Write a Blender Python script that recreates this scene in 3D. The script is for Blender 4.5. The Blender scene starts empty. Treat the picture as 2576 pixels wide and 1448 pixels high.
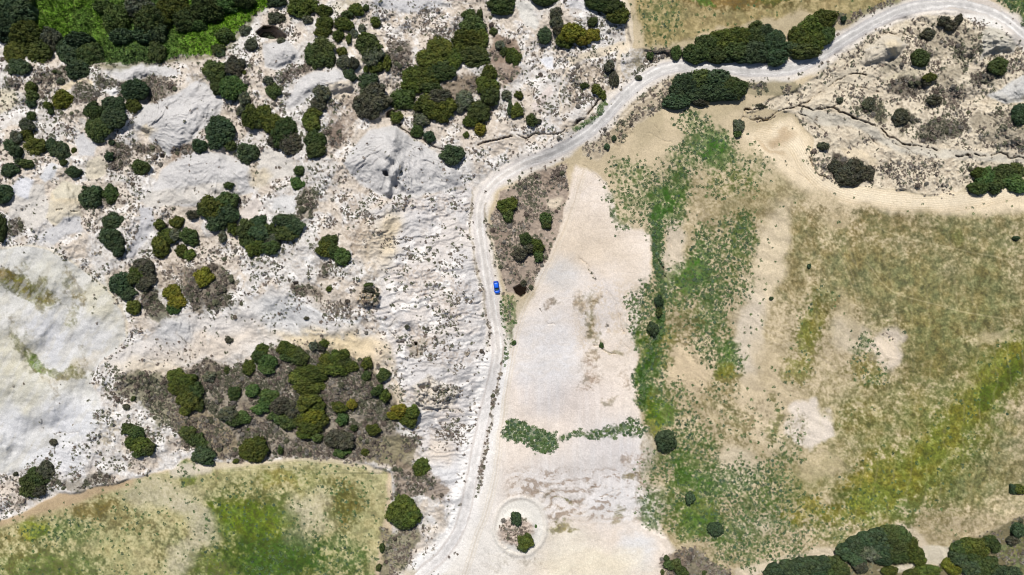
import bpy, math, random
import numpy as np
C = bpy.context
SC = C.scene
COL = SC.collection
rnd = random.Random(7)
RS = np.random.RandomState(11)

# ------------------------------------------------------------------ scale: one photo unit (1/2576 of the frame width) on level ground
S = 0.13                     # metres per unit
CU, CV = 1288.0, 724.0       # frame centre in units
HC = 2576 * S * 24 / 36      # height of the drone
# ------------------------------------------------------------------ camera
cam = bpy.data.objects.new("drone_camera", bpy.data.cameras.new("drone_camera"))
COL.objects.link(cam)
cam.location = (0, 0, HC)
cam.rotation_euler = (0, 0, 0)
cam.data.sensor_width = 36
cam.data.lens = 24
cam.data.clip_start = 1
cam.data.clip_end = 20000
SC.camera = cam
# ------------------------------------------------------------------ daylight
SUN_EL, SUN_AZ = math.radians(57), math.radians(-12)     # azimuth clockwise from +Y
w = bpy.data.worlds.new("World"); SC.world = w; w.use_nodes = True
nt = w.node_tree
sky = nt.nodes.new("ShaderNodeTexSky"); sky.sky_type = 'NISHITA'; sky.sun_disc = False
sky.sun_elevation = SUN_EL; sky.sun_rotation = SUN_AZ; sky.altitude = 300
bg = nt.nodes["Background"]; bg.inputs[1].default_value = 0.058
nt.links.new(sky.outputs[0], bg.inputs[0])
sun = bpy.data.objects.new("sun", bpy.data.lights.new("sun", 'SUN'))
COL.objects.link(sun)
sun.data.energy = 4.6; sun.data.angle = math.radians(0.5); sun.data.color = (1.0, 0.965, 0.91)
sun.rotation_euler = (math.pi/2 - SUN_EL, 0, -SUN_AZ + math.pi)
sun.location = (0, 40, 150)
SC.view_settings.view_transform = 'Standard'; SC.view_settings.look = 'None'
SC.view_settings.exposure = 0.16; SC.view_settings.gamma = 1.0
SC.view_settings.use_curve_mapping = False
SC.cycles.filter_width = 1.1
K = 0.71                     # albedo of a surface that shows its sunlit colour 1.0

# ------------------------------------------------------------------ helpers
def lin(c):
    c = np.asarray(c, float) / 255.0
    return np.where(c <= 0.04045, c / 12.92, ((c + 0.055) / 1.055) ** 2.4) * K
def ss(x):
    x = np.clip(x, 0, 1); return x * x * (3 - 2 * x)
OFX = [0, 644, 1288, 1932]; OFY = [0, 483, 964.6]
def T(tile, s):
    """'cr' tile (column, row) and points traced in it -> units"""
    ox, oy = OFX[int(tile[0])], OFY[int(tile[1])]
    return [(ox + float(a.split(',')[0]) / 3, oy + float(a.split(',')[1]) / 3) for a in s.split()]
def Q(s):
    return [tuple(map(float, a.split(','))) for a in s.split()]
TAB = RS.rand(16, 256, 256)
def vnoise(u, v, k):
    t = TAB[k % 16]
    iu = np.floor(u).astype(np.int64); iv = np.floor(v).astype(np.int64)
    fu = u - iu; fv = v - iv
    fu = fu*fu*fu*(fu*(fu*6-15)+10); fv = fv*fv*fv*(fv*(fv*6-15)+10)
    a = t[iv & 255, iu & 255]; b = t[iv & 255, (iu+1) & 255]
    c = t[(iv+1) & 255, iu & 255]; d = t[(iv+1) & 255, (iu+1) & 255]
    return (a*(1-fu)+b*fu)*(1-fv) + (c*(1-fu)+d*fu)*fv
def fbm(u, v, wl, octv=4, k=0, gain=0.5):
    s = 0; a = 1; n = 0
    for i in range(octv):
        ca, sa = math.cos(0.7*i+0.3), math.sin(0.7*i+0.3)
        s = s + a * vnoise((u*ca - v*sa)/wl + 17.3*i, (u*sa + v*ca)/wl + 9.1*i, k+i)
        n += a; a *= gain; wl /= 2.03
    return s / n
def spread(n):                # stretch noise to about 0..1
    return np.clip((n - n.mean()) / (n.std() * 3.6) + 0.5, 0, 1)

# ------------------------------------------------------------------ ground grid (in units, denser inside the frame)
STEP = 2.0
def axis(lo, hi):
    core = np.arange(lo, hi + STEP, STEP)
    out = []; x = 0.0; s = STEP
    while x < 26000:
        s = min(s*1.07, 700); x += s; out.append(x)
    out = np.array(out)
    return np.concatenate([lo - out[::-1], core, core[-1] + out])
us = axis(-170, 2746); vs = axis(-170, 1618)
NX, NY = len(us), len(vs)
U, V = np.meshgrid(us, vs)
W1 = fbm(U, V, 46, 4, 0); W2 = fbm(U, V, 46, 4, 5)
W1 = (W1 - W1.mean()); W2 = (W2 - W2.mean())
UW = U + W1 * 44; VW = V + W2 * 44
N_fine = spread(fbm(U, V, 5.0, 2, 2, 0.7))
N_mid = spread(fbm(U, V, 13, 3, 4, 0.6))
N_big = spread(fbm(U, V, 70, 4, 7))
N_huge = spread(fbm(U, V, 330, 4, 9))
N_clump = spread(fbm(U, V, 26, 4, 11, 0.65))

def box(u0, v0, u1, v1):
    return (slice(max(np.searchsorted(vs, v0)-1, 0), np.searchsorted(vs, v1)+1),
            slice(max(np.searchsorted(us, u0)-1, 0), np.searchsorted(us, u1)+1))
def seg_d(px, py, a, b):
    ax, ay = a; bx, by = b
    dx, dy = bx-ax, by-ay
    t = np.clip(((px-ax)*dx + (py-ay)*dy) / (dx*dx+dy*dy+1e-9), 0, 1)
    return np.hypot(px-ax-t*dx, py-ay-t*dy)
def poly_sd(pts, px, py):
    d = np.full(px.shape, 1e9); ins = np.zeros(px.shape, bool)
    n = len(pts)
    for i in range(n):
        a, b = pts[i], pts[(i+1) % n]
        d = np.minimum(d, seg_d(px, py, a, b))
        c = (a[1] > py) != (b[1] > py)
        xx = (b[0]-a[0])*(py-a[1])/((b[1]-a[1]) if b[1] != a[1] else 1e-9)+a[0]
        ins ^= c & (px < xx)
    return np.where(ins, d, -d)
def smooth_line(pts, n=8):
    P = [np.array(p, float) for p in pts]
    P = [2*P[0]-P[1]] + P + [2*P[-1]-P[-2]]
    out = []
    for i in range(1, len(P)-2):
        for k in range(n):
            t = k/n
            out.append(tuple(0.5*((2*P[i])+(P[i+1]-P[i-1])*t+(2*P[i-1]-5*P[i]+4*P[i+1]-P[i+2])*t*t+(3*P[i]-P[i-1]-3*P[i+1]+P[i+2])*t**3)))
    out.append(tuple(P[-2])); return out
class R:
    """a region: mask m (0..1) on the slice s of the grid"""
    def __init__(self, s, m, d=None): self.s, self.m, self.d = s, m, d
def poly(pts, f=6, warp=1.0):
    p = np.array(pts); mg = f + 30*warp
    s = box(p[:,0].min()-mg, p[:,1].min()-mg, p[:,0].max()+mg, p[:,1].max()+mg)
    x = U[s]*(1-warp)+UW[s]*warp; y = V[s]*(1-warp)+VW[s]*warp
    d = poly_sd(pts, x, y)
    return R(s, ss(d/(2*f)+0.5), d)
def ell(cx, cy, rx, ry, ang=0, f=0.35, warp=1.2):
    mr = max(rx, ry)*1.5+40
    s = box(cx-mr, cy-mr, cx+mr, cy+mr)
    x = U[s]*(1-warp)+UW[s]*warp-cx; y = V[s]*(1-warp)+VW[s]*warp-cy
    a = math.radians(ang); c, q = math.cos(a), math.sin(a)
    r = np.hypot((x*c+y*q)/rx, (-x*q+y*c)/ry)
    return R(s, ss((1-r)/(2*f)+0.5), 1-r)
def line(pts, wd, f=3, warp=0.3, sm=True):
    if sm: pts = smooth_line(pts, 5)
    p = np.array(pts); mg = wd+f+30*warp+4
    s = box(p[:,0].min()-mg, p[:,1].min()-mg, p[:,0].max()+mg, p[:,1].max()+mg)
    x = U[s]*(1-warp)+UW[s]*warp; y = V[s]*(1-warp)+VW[s]*warp
    d = np.full(x.shape, 1e9)
    for a, b in zip(pts[:-1], pts[1:]): d = np.minimum(d, seg_d(x, y, a, b))
    return R(s, ss((wd/2-d)/(2*f)+0.5), d)
def speck(reg, cov, n=None, soft=0.16):
    """coverage broken up by a noise field: patchy growth, not a flat wash"""
    n = N_fine*0.5+N_mid*0.5 if n is None else n
    c = reg.m*cov
    return ss((c*1.25 - n[reg.s])/soft*0.5+0.5) * np.clip(reg.m*4, 0, 1)

GC = np.zeros((NY, NX, 3)); GC[:] = lin((204,187,156))       # soil colour
HT = np.zeros((NY, NX))                                       # height, metres
ROUGH = np.zeros((NY, NX))                                    # roughness of the surface
HEATH = np.zeros((NY, NX)); HERB = np.zeros((NY, NX)); GRASS = np.zeros((NY, NX))
def tint(reg, c, a=1.0, m=None):
    m = (reg.m if m is None else m)*a
    GC[reg.s] = GC[reg.s]*(1-m[..., None]) + lin(c)*m[..., None]
def setv(A, reg, v, a=1.0):
    m = reg.m*a; A[reg.s] = A[reg.s]*(1-m)+v*m
def heath(reg, v, litter=(134,120,104), la=0.5):
    setv(HEATH, reg, v)
    litter = [x*(.80 if la > .8 else .62)+y*(.20 if la > .8 else .38) for x, y in zip(litter, (200,182,160))]
    if la > .8: HEATH[reg.s] = np.maximum(HEATH[reg.s], reg.m*v*1.5)
    if la: tint(reg, litter, 1.0, speck(reg, min(la, 1)*.85, N_clump*0.3+N_fine*0.5+N_mid*.2, 0.3)*(.35+.4*min(la,1)))
def green(reg, c, cov, herb=0.0, g=1.0, soft=0.3, n=None):
    m = speck(reg, cov*(.68 if herb > .15 else .92), n, soft)
    if herb > .12: c = (c[0]*.80, c[1]*.98, c[2]*.72)
    q = np.array(c, float)[None, None]*(.72+.56*N_fine[reg.s]*.5+.56*N_mid[reg.s]*.5)[..., None]
    q = q*(1+np.array([.055, .0, -.03])*((N_clump[reg.s]-.5)*2)[..., None])
    mm = (m*(.62+.38*N_fine[reg.s]))[..., None]
    GC[reg.s] = GC[reg.s]*(1-mm)+lin(np.clip(q, 0, 255))*mm
    GRASS[reg.s] = np.maximum(GRASS[reg.s], m*g)
    if herb: setv(HERB, reg, herb)

# ---- palette (as sunlit in the photograph; lin() turns it into albedo)
CLAY=(207,204,202); BLUE=(210,210,213); SAND=(219,204,180); CREAM=(228,216,194); WHITE=(236,231,226)
PINK=(222,211,202); TAN=(205,188,157); LITTER=(134,120,104); OLIVE=(118,108,62); DGRASS=(74,104,34)
BGRASS=(66,106,26); YEL=(142,136,44); BROWN=(128,108,76); DARK=(92,84,70)

# ================================================================== THE FIELDS
ALL = R((slice(0, NY), slice(0, NX)), np.ones((NY, NX)))
tint(ALL, (186,172,140), 0.7, N_huge)
tint(ALL, (214,196,166), 0.5, ss((N_big-0.45)*3))
right = poly(Q("1700,440 1850,420 2050,520 2300,540 2640,520 2640,1560 1760,1560 1600,1300 1600,900 1650,650"), 30)
setv(GRASS, right, 0.25)
m = speck(right, 0.42, N_fine*0.55+N_mid*0.3+N_big*0.15, 0.5); tint(right, (146,132,92), 0.8, m)
# beyond the frame: open grassland
far = R(ALL.s, ss((np.maximum(np.maximum(-U, U-2576), np.maximum(-V, V-1448))-60)/80))
tint(far, (128,118,70), 0.75, far.m*ss((N_huge*0.6+N_big*0.4-0.3)*3))
for cx, cy, rx, ry, a, cov, c in [
    (2370,690,250,170,0,.62,(126,114,72)), (2460,860,190,110,10,.6,(118,110,62)), (2330,930,110,140,-10,.66,(118,106,56)),
    (2110,575,110,40,8,.5,(126,108,72)), (2240,560,90,36,0,.6,(118,98,62)), (2010,560,70,60,0,.42,(138,122,84)),
    (2100,700,70,100,0,.38,(140,124,82)), (2480,580,140,60,0,.5,(130,120,86)), (2130,640,60,90,20,.42,(126,110,74)),
    (2250,720,110,120,0,.5,(122,112,68)), (2520,760,120,140,0,.5,(128,120,78)),
    (2400,600,22,24,0,.75,(92,108,54)), (2285,1060,120,110,0,.48,(130,118,66)), (2400,900,120,50,-12,.6,(108,98,50)),
    (2080,640,120,160,0,.38,(140,122,86)), (1980,700,40,110,0,.34,(136,120,80)), (2450,1230,150,60,0,.45,(140,130,94)), (1900,500,110,60,0,.4,(146,130,92)),
    (2520,1060,80,60,0,.5,(128,118,84)), (2150,1120,100,80,0,.42,(140,128,78)), (2430,620,160,40,0,.45,(128,116,80)),
    (2080,1240,160,80,0,.5,(136,128,72)), (2280,1120,120,90,0,.5,(120,112,58)), (2420,1220,90,60,0,.5,(110,108,58))]:
    green(ell(cx,cy,rx,ry,a,.6), (c[0]*.94, c[1]*1.0, c[2]*.90), cov*.95, 0, .7, .6, N_fine*.45+N_mid*.3+N_big*.25)
for p in [(2330,1190,210,90,-15,.62,(124,128,64)),(2200,1040,190,120,0,.5,(134,134,78)),(2420,1000,170,90,-30,.55,(118,122,60)),(2480,1180,120,110,0,.5,(126,126,84)),(2400,760,240,220,0,.5,(128,126,82)),(2150,680,160,140,0,.42,(136,132,90))]:
    green(ell(*p[:5],.8), p[6], p[5], 0, .7, .6, N_fine*.4+N_mid*.3+N_big*.3)
# bare pale areas of the right field
for cx, cy, rx, ry, a, c, al in [
    (1935,660,45,150,14,(216,200,172),.85),(1885,850,42,110,5,(216,203,184),.85),(1900,1020,36,90,-20,(212,194,164),.8),
    (1745,905,62,62,0,(214,194,162),.95),(1735,960,50,40,0,(212,192,160),.8),(1690,650,24,90,5,(210,196,176),.85),
    (1955,960,40,120,-25,(208,190,158),.7),(1850,1180,60,60,30,(212,198,172),.8),(1970,1090,50,60,0,(208,192,164),.6),
    (2150,850,60,34,40,(206,192,168),.8),(2235,885,34,50,10,(210,196,178),.95),(2540,840,80,16,-6,(190,176,140),.7),
    (2060,1180,60,40,0,(196,180,146),.6),(2470,960,70,40,-30,(186,172,128),.6),(1980,1300,70,26,0,(206,190,160),.6),
    (2100,560,30,30,0,(196,178,146),.5),(2130,790,22,60,-25,(192,176,142),.5), (1900,1330,60,30,0,(208,196,170),.6)]:
    r = ell(cx,cy,rx,ry,a,.35); tint(r, c, al); setv(GRASS, r, .05, al); setv(HERB, r, 0.02, al)
r = poly(T("32","170,180 330,150 400,200 500,300 500,370 330,485 150,430 150,300"), 8); tint(r, (220,208,194), .95); setv(GRASS, r, 0)
tint(poly(T("31","750,1190 820,1120 960,1130 960,1260 880,1330 800,1310"), 9), (222,206,184), .9)

# white field strip between the tracks
wf = poly(Q("1452,415 1500,440 1545,490 1560,560 1640,590 1642,640 1612,780 1600,900 1603,1000 1612,1140 1608,1240 1640,1290 1700,1380 1655,1460 1655,1600 1100,1600 1150,1440 1210,1300 1240,1200 1262,1060 1290,850 1340,730 1395,600"), 7, .6)
tint(wf, (238,225,212), 1.0); setv(GRASS, wf, 0); setv(HERB, wf, 0)
for cx,cy,rx,ry,a,c,al in [(1480,640,110,90,0,(218,202,182),.8),(1410,700,50,50,-60,(210,207,205),.9),(1380,890,90,120,0,(218,215,215),.9),
    (1500,760,70,90,0,(216,210,208),.7),(1430,1010,110,60,0,(222,212,206),.8),(1380,960,60,80,0,(216,214,215),.6),(1530,1150,90,90,0,(226,222,222),.9),(1420,1200,120,60,0,(226,220,216),.9),
    (1560,1260,90,50,0,(228,226,226),.9),(1250,1380,90,80,0,(232,226,216),.9),(1600,1390,50,50,0,(222,221,221),.9),(1480,1420,140,40,0,(232,222,200),.95),
    (1430,1370,70,40,0,(230,222,206),.8),(1240,1200,36,90,6,(226,216,206),.6),(1350,1290,110,40,0,(226,220,214),.6)]:
    tint(ell(cx,cy,rx,ry,a,.6), c, al)
# faint plough lines on the white field
st = 0.5+0.5*np.sin((U + W1*60)*0.55); st2 = spread(fbm(U, V*0.08, 9, 3, 3))
m2 = wf.m*ss((V[wf.s]-930)/60)*ss((1300-V[wf.s])/90)
tint(wf, (206,190,176), .28, m2*st2[wf.s])
st3 = spread(fbm(U*0.16+W2*40, V+W1*50+U*.12, 8, 4, 6)); tint(wf, (206,188,164), .22, wf.m*(1-m2)*st3[wf.s])
for p in [(1480,760,34,26,20,.5,(150,134,98)),(1495,800,18,40,-10,.55,(150,134,94)),(1400,770,26,8,0,.5,(140,122,96)),(1500,900,22,16,0,.5,(150,128,92)),
          (1505,845,20,36,-20,.55,(146,132,92)),(1545,890,24,9,20,.6,(140,130,80)),(1480,945,30,30,0,.45,(160,138,112)),(1545,1010,20,10,0,.5,(150,132,96)),
          (1420,1260,60,14,10,.5,(150,126,100)),(1400,1300,20,40,0,.4,(150,128,104)),(1585,1165,34,30,0,.42,(176,148,118)),(1590,1205,26,10,0,.6,(140,128,80)),
          (1560,1295,20,16,-40,.6,(140,130,80)),(1430,1265,20,5,0,.7,(120,116,60)),(1410,1335,40,12,-12,.65,(140,132,76)),(1445,1340,18,6,0,.6,(120,116,50)),
          (1240,1405,50,24,0,.5,(150,130,92)),(1228,1440,30,10,0,.5,(150,132,90)),(1300,1410,60,16,0,.3,(170,150,120)),(1200,1330,10,50,8,.3,(190,160,136)),(1360,1240,60,20,0,.4,(160,140,116)),
          (1460,1240,40,30,0,.35,(170,150,130)), (1520,1235,90,5,0,.4,(176,156,134)),(1620,1240,14,40,0,.45,(160,140,110)),(1615,1160,10,60,0,.4,(160,138,106)), (1475,985,26,12,0,.4,(160,138,112)),(1570,955,26,30,0,.3,(170,150,120))]:
    green(ell(*p[:5],.5), p[6], p[5], 0, .5, .35)
bm = wf.m*ss((V[wf.s]-1165)/30)*ss((1325-V[wf.s])/30)*ss((U[wf.s]-1250)/50)
tint(wf, (150,130,110), .75, bm*ss((st3[wf.s]*.6+N_fine[wf.s]*.25+N_mid[wf.s]*.25-.62)*5))
tint(wf, (236,230,226), .6, bm*ss((.42-st3[wf.s])*5))
bm = wf.m*ss((V[wf.s]-690)/40)*ss((920-V[wf.s])/50)*ss((U[wf.s]-1420)/60)
tint(wf, (196,178,152), .5, bm*ss((N_clump[wf.s]*.5+N_fine[wf.s]*.5-.5)*5))
# top field
tf = poly(Q("1596,-90 1600,50 1618,112 1720,105 1850,62 1960,50 2000,30 2140,38 2260,0 2330,-90"), 8)
tint(tf, (190,172,132)); green(tf, (134,122,70), .52, .02, .8, .5, N_fine*.5+N_mid*.3+N_big*.2)
green(ell(1830,-10,190,34,3,.5), (112,92,44), .8, 0, .8); green(ell(1660,45,60,60,0,.5), (110,124,72), .45, .12, .8)
green(ell(1770,5,30,10,0,.5), (78,112,44), .8); green(ell(1950,5,40,12,0,.5), (96,100,44), .6)
# bottom left field
bl = poly(Q("-90,1335 60,1288 160,1258 300,1215 420,1190 470,1158 560,1170 680,1165 800,1150 925,1172 985,1192 985,1330 955,1440 950,1650 -90,1650"), 6, .5)
tint(bl, (204,192,152)); setv(GRASS, bl, .3)
green(bl, (138,140,80), .52, .03, .8, .5, N_fine*.5+N_mid*.3+N_big*.2)
for cx,cy,rx,ry,a,cov,c,hb in [(650,1330,150,100,20,.82,(88,102,32),.08),(640,1430,190,60,0,.9,(88,106,32),0),(690,1400,110,70,0,.85,(64,92,30),.1),(620,1300,110,50,10,.9,(98,118,30),0),
    (120,1430,140,50,0,.8,(86,104,40),0),(80,1330,44,26,0,.95,(128,132,36),.05),(235,1285,60,26,-20,.7,(110,98,44),0),(150,1340,90,30,0,.5,(98,114,64),.15),
    (468,1195,22,22,0,.8,(110,122,36),.1),(450,1175,40,20,0,.5,(110,124,60),.1),(870,1255,60,50,20,.55,(120,118,56),.12),(860,1290,40,60,0,.6,(106,104,44),.1),
    (700,1205,60,22,0,.55,(150,148,70),.02),(840,1400,80,50,0,.45,(96,118,60),.14),(760,1210,80,30,0,.5,(150,146,84),.05),(320,1300,70,50,0,.5,(128,122,74),.05),(900,1430,50,40,0,.5,(90,114,50),.1),
    (420,1370,50,50,0,.4,(110,110,64),.02), (30,1380,70,50,0,.55,(120,116,62),.02)]:
    green(ell(cx,cy,rx,ry,a,.5), c, cov, hb, 1, .4)
for p in [(400,1240,90,34,5),(480,1275,60,24,20),(510,1330,40,50,-40),(470,1400,70,30,-40),(780,1300,46,60,20)]:
    r = ell(*p,.6); tint(r, (206,196,170), .75, r.m*(.5+.5*N_fine[r.s])); setv(GRASS, r, .1, .7)
tint(line(Q("-60,1325 50,1288 150,1262 240,1228 320,1205"), 40, 9), (190,166,134), .9)
tint(line(Q("500,1172 620,1162 760,1148 880,1160 950,1180"), 22, 6), (214,200,172), .9)
r = line(Q("985,1190 985,1280 975,1340 955,1440"), 24, 5); tint(r, (212,192,164), .95); setv(GRASS, r, 0)
r = line(Q("440,1185 520,1178"), 30, 8); tint(r, (222,210,192), .8)

# ================================================================== THE BADLANDS
bad = poly(Q("-400,-400 1570,-400 1572,50 1590,122 1660,130 1722,118 1712,160 1600,205 1510,310 1460,350 1330,405 1250,450 1212,510 1206,560 1222,680 1242,800 1250,880 1236,970 1205,1110 1183,1230 1150,1350 1050,1450 950,1600 940,1500 958,1440 988,1330 985,1190 925,1170 800,1148 650,1163 540,1160 470,1153 440,1178 300,1213 150,1245 60,1288 -60,1325 -400,1400"), 4, .35)
tint(bad, (220,208,194)); tint(bad, (213,210,207), .8, bad.m*ss((N_big[bad.s]-.42)*4)); tint(bad, (244,240,236), .75, bad.m*ss((N_clump[bad.s]-.62)*6))
setv(GRASS, bad, 0); setv(HERB, bad, 0); setv(ROUGH, bad, .22)
heath(bad, .27, la=.30)
ur = poly(Q("2100,128 2200,72 2280,38 2400,24 2500,40 2576,110 2700,150 2700,425 2440,468 2400,486 2330,492 2250,474 2150,472 2085,452 2045,410 2050,350 2000,290 1930,268 1880,280 1905,262 2000,230 2060,180"), 4, .35)
tint(ur, (224,211,188)); setv(ROUGH, ur, .25); setv(GRASS, ur, 0); setv(HERB, ur, 0); heath(ur, .36, la=.35)
# verge strips along the road, rough edge zones
vg = poly(Q("1590,122 1720,112 1722,160 1640,185 1560,245 1505,305 1560,180"), 6, .5); heath(vg, .42, (140,130,100), .5)
vg = poly(Q("1480,352 1560,285 1640,210 1690,180 1690,262 1640,290 1560,345 1500,402 1470,395"), 5, .4)
tint(vg, (206,192,168)); heath(vg, .42, (134,120,98), .5); setv(ROUGH, vg, .15)
vg = poly(T("22","430,1230 0,1448") + Q("1250,520 1240,560 1250,640 1262,700 1290,735 1320,745 1345,725 1400,600 1425,520 1430,450 1420,412"), 4, .3)
isl = poly(Q("1360,425 1425,415 1430,480 1420,540 1400,600 1370,660 1340,725 1310,745 1270,730 1255,680 1240,600 1240,540 1262,490 1310,450"), 5, .4)
tint(isl, (208,192,176)); heath(isl, .85, (112,96,86), .8); setv(ROUGH, isl, .2)
tint(ell(1395,510,22,16,0), (216,202,180), .9); setv(HEATH, ell(1395,510,22,16,0), .05)
r = poly(Q("1262,735 1300,750 1300,800 1290,860 1268,930 1262,860 1252,780"), 4, .3); green(r, (104,116,56), .6, .25, .8); setv(HEATH, r, .2)
for p in ["1570,60 1575,120"]: pass
r = poly(T("30","0,560 120,580 260,640 230,700 100,720 0,715") + Q("1870,235 1870,205"), 4, .4); heath(r, .9, (104,104,72), .8)
r = line(T("30","560,140 700,110 850,60 1000,20 1150,0"), 26, 5, .5); heath(r, .8, (106,112,70), .75)
r = poly(T("20","960,400 1280,360 1290,440 1100,480 1000,540 900,470"), 5, .5); heath(r, .75, (116,112,80), .6)
r = ell(2600,20,40,40); green(r, (96,108,48), .9, .3)
r = poly(Q("2500,-10 2560,-80 2760,-60 2700,120 2600,72 2555,35"), 6, .5); green(r, (100,110,56), .8, .4)

def clay(pts, c=CLAY, f=4, warp=.35, dens=.015, a=1.0, rough=.11):
    r = poly(pts, f, warp); tint(r, c, a); setv(HEATH, r, dens); setv(ROUGH, r, rough); return r
RILL = []          # mounds: polygon, apex, height, rill amplitude, number of rills
def mound(pts, apex, H, c=CLAY, ra=.35, nr=26, dens=.015, f=4, warp=.3, sandy=None, p=1.0):
    clay(pts, c, f, warp, dens)
    RILL.append((pts, apex, H, ra, nr, warp, p))
    if sandy:
        r = ell(apex[0], apex[1], sandy, sandy*.7, 0, .6); q = poly(pts, f, warp)
        full = np.zeros((NY, NX)); full[q.s] = q.m
        tint(r, (222,206,176), .8, r.m*full[r.s])
# grey eroded mounds and fans
mound(T("00","1000,900 1080,790 1300,720 1480,610 1560,640 1700,760 1650,890 1500,990 1410,1100 1280,1200 1180,1110 1100,1020 1010,960"), T("00","1080,985")[0], 4.5, ra=.6, nr=30, sandy=20)
mound(T("10","215,790 370,570 460,530 640,530 740,610 770,690 640,720 560,720 420,720 330,800 250,830"), T("10","715,600")[0], 5, ra=.45, sandy=0, nr=26)
tint(poly(T("10","540,640 740,630 770,700 700,760 560,720"), 6), (220,206,184), .8)
mound(T("10","50,340 240,300 330,400 300,480 150,530 70,500"), T("10","200,385")[0], 3, ra=.35, nr=36)
mound(T("10","850,990 1060,945 1180,1040 1400,1180 1520,1250 1560,1400 1400,1448 1000,1500 780,1400 660,1240 720,1120"), T("10","1035,1060")[0], 6, ra=.62, nr=30, dens=.05)
mound(T("00","1150,1430 1230,1290 1440,1140 1700,1160 1870,1250 1931,1448 1700,1520 1400,1560 1170,1530"), T("00","1650,1200")[0], 3, ra=.4, nr=26)
clay(T("10","0,1200 80,1090 280,1200 300,1340 130,1370 0,1440"), (210,204,196)); tint(ell(655,445,36,22), (216,200,168), .6)
mound(T("00","810,540 900,500 1100,490 1250,505 1380,545 1230,600 960,620 860,580"), T("00","1000,505")[0], 2.5, ra=.3, nr=30)
mound(T("00","780,690 900,640 930,700 850,740"), T("00","860,690")[0], 1, (226,224,222), ra=.1)
mound(T("30","700,480 740,370 870,265 980,275 1060,340 1010,420 850,490 720,520"), T("30","960,345")[0], 6, (206,196,178), ra=.45, nr=26, sandy=22)
mound(T("30","1610,240 1700,200 1880,230 1895,330 1860,400 1700,420 1600,460"), T("30","1900,305")[0], 6, (198,192,178), ra=.7, nr=40)
mound(T("30","1650,730 1800,640 1931,560 1990,620 1990,760 1800,780"), T("30","1960,570")[0], 4, (200,198,194), ra=.35, nr=40)
mound(T("01","330,190 400,0 500,-80 600,30 620,180 520,250 400,260"), T("01","500,30")[0], 3, (216,206,186), ra=.2, nr=30, sandy=40)
clay(T("01","60,160 80,-60 330,-60 360,100 300,260 150,280"), (214,208,200), dens=.06)
clay(T("01","260,330 400,280 480,200 600,180 620,300 500,330 420,400 300,380"), (206,204,204), dens=.12)
clay(T("01","1060,60 1150,0 1500,-60 1780,-60 1800,0 1500,80 1220,110 1140,130"), (212,206,198))
clay(T("01","1050,110 1160,120 1170,250 1090,400 1010,500 950,510 990,420 1050,300"), (204,202,203), dens=.04)
clay(T("01","1800,150 1931,40 1990,90 1900,200 1780,240"), (216,206,198))
clay(T("11","140,60 200,30 330,20 320,130 240,170 120,130"), (210,208,206))
clay(T("00","560,1060 620,1000 700,1060 740,1100 700,1180 600,1170"), (206,204,204))
clay(T("00","640,1230 760,1160 800,1230 810,1310 740,1350 640,1330"), (216,206,186))
clay(T("00","300,1330 380,1240 430,1260 420,1340 340,1380"), (216,216,218))
clay(T("00","400,1448 480,1370 620,1400 600,1500 420,1500"), (214,206,186))
clay(T("00","60,1448 150,1330 260,1350 200,1500"), (222,222,226))
clay(T("00","450,640 600,590 720,620 700,700 560,650 470,680"), (222,206,178), 4, .5, .15)
clay(T("00","0,680 120,700 150,760 0,880"), (216,206,184), 4, .5, .2)
clay(T("10","870,20 900,-60 1450,-60 1400,60 1200,110 1000,70"), (210,208,208), dens=.08)
clay(T("20","0,0 40,-60 180,0 160,90 200,160 170,230 90,200 60,80"), (218,214,206), dens=.1)
clay(T("20","380,-20 560,-20 630,80 600,110 480,60 400,70"), (214,212,212), dens=.06)
clay(T("20","200,440 300,430 310,520 250,510"), (232,232,236)); clay(T("20","140,780 300,640 330,700 200,840 160,830"), (220,208,200), dens=.2)
clay(T("20","420,440 560,400 840,300 850,360 700,420 500,470 440,500"), (222,208,186), 4, .4, .15)
# mounds in the bank behind the upper mound
clay(T("30","860,610 960,560 1150,510 1200,540 1080,600 900,640"), (214,202,176), 4, .4, .05)
clay(T("30","600,520 700,480 800,580 780,640 500,660 440,680 400,640"), (218,206,184), 5, .4, .1)
clay(T("30","220,850 360,800 460,860 620,880 820,960 880,1030 1000,1060 1300,1120 1931,1180 1990,1230 1931,1240 1500,1210 1200,1190 1000,1150 820,1060 640,960 430,950 330,930"), (210,202,186), 5, .3, .04)
clay(T("30","540,1120 700,1120 830,1200 840,1280 800,1350 760,1200 600,1180"), (224,208,180), 5, .4, .2)
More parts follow.
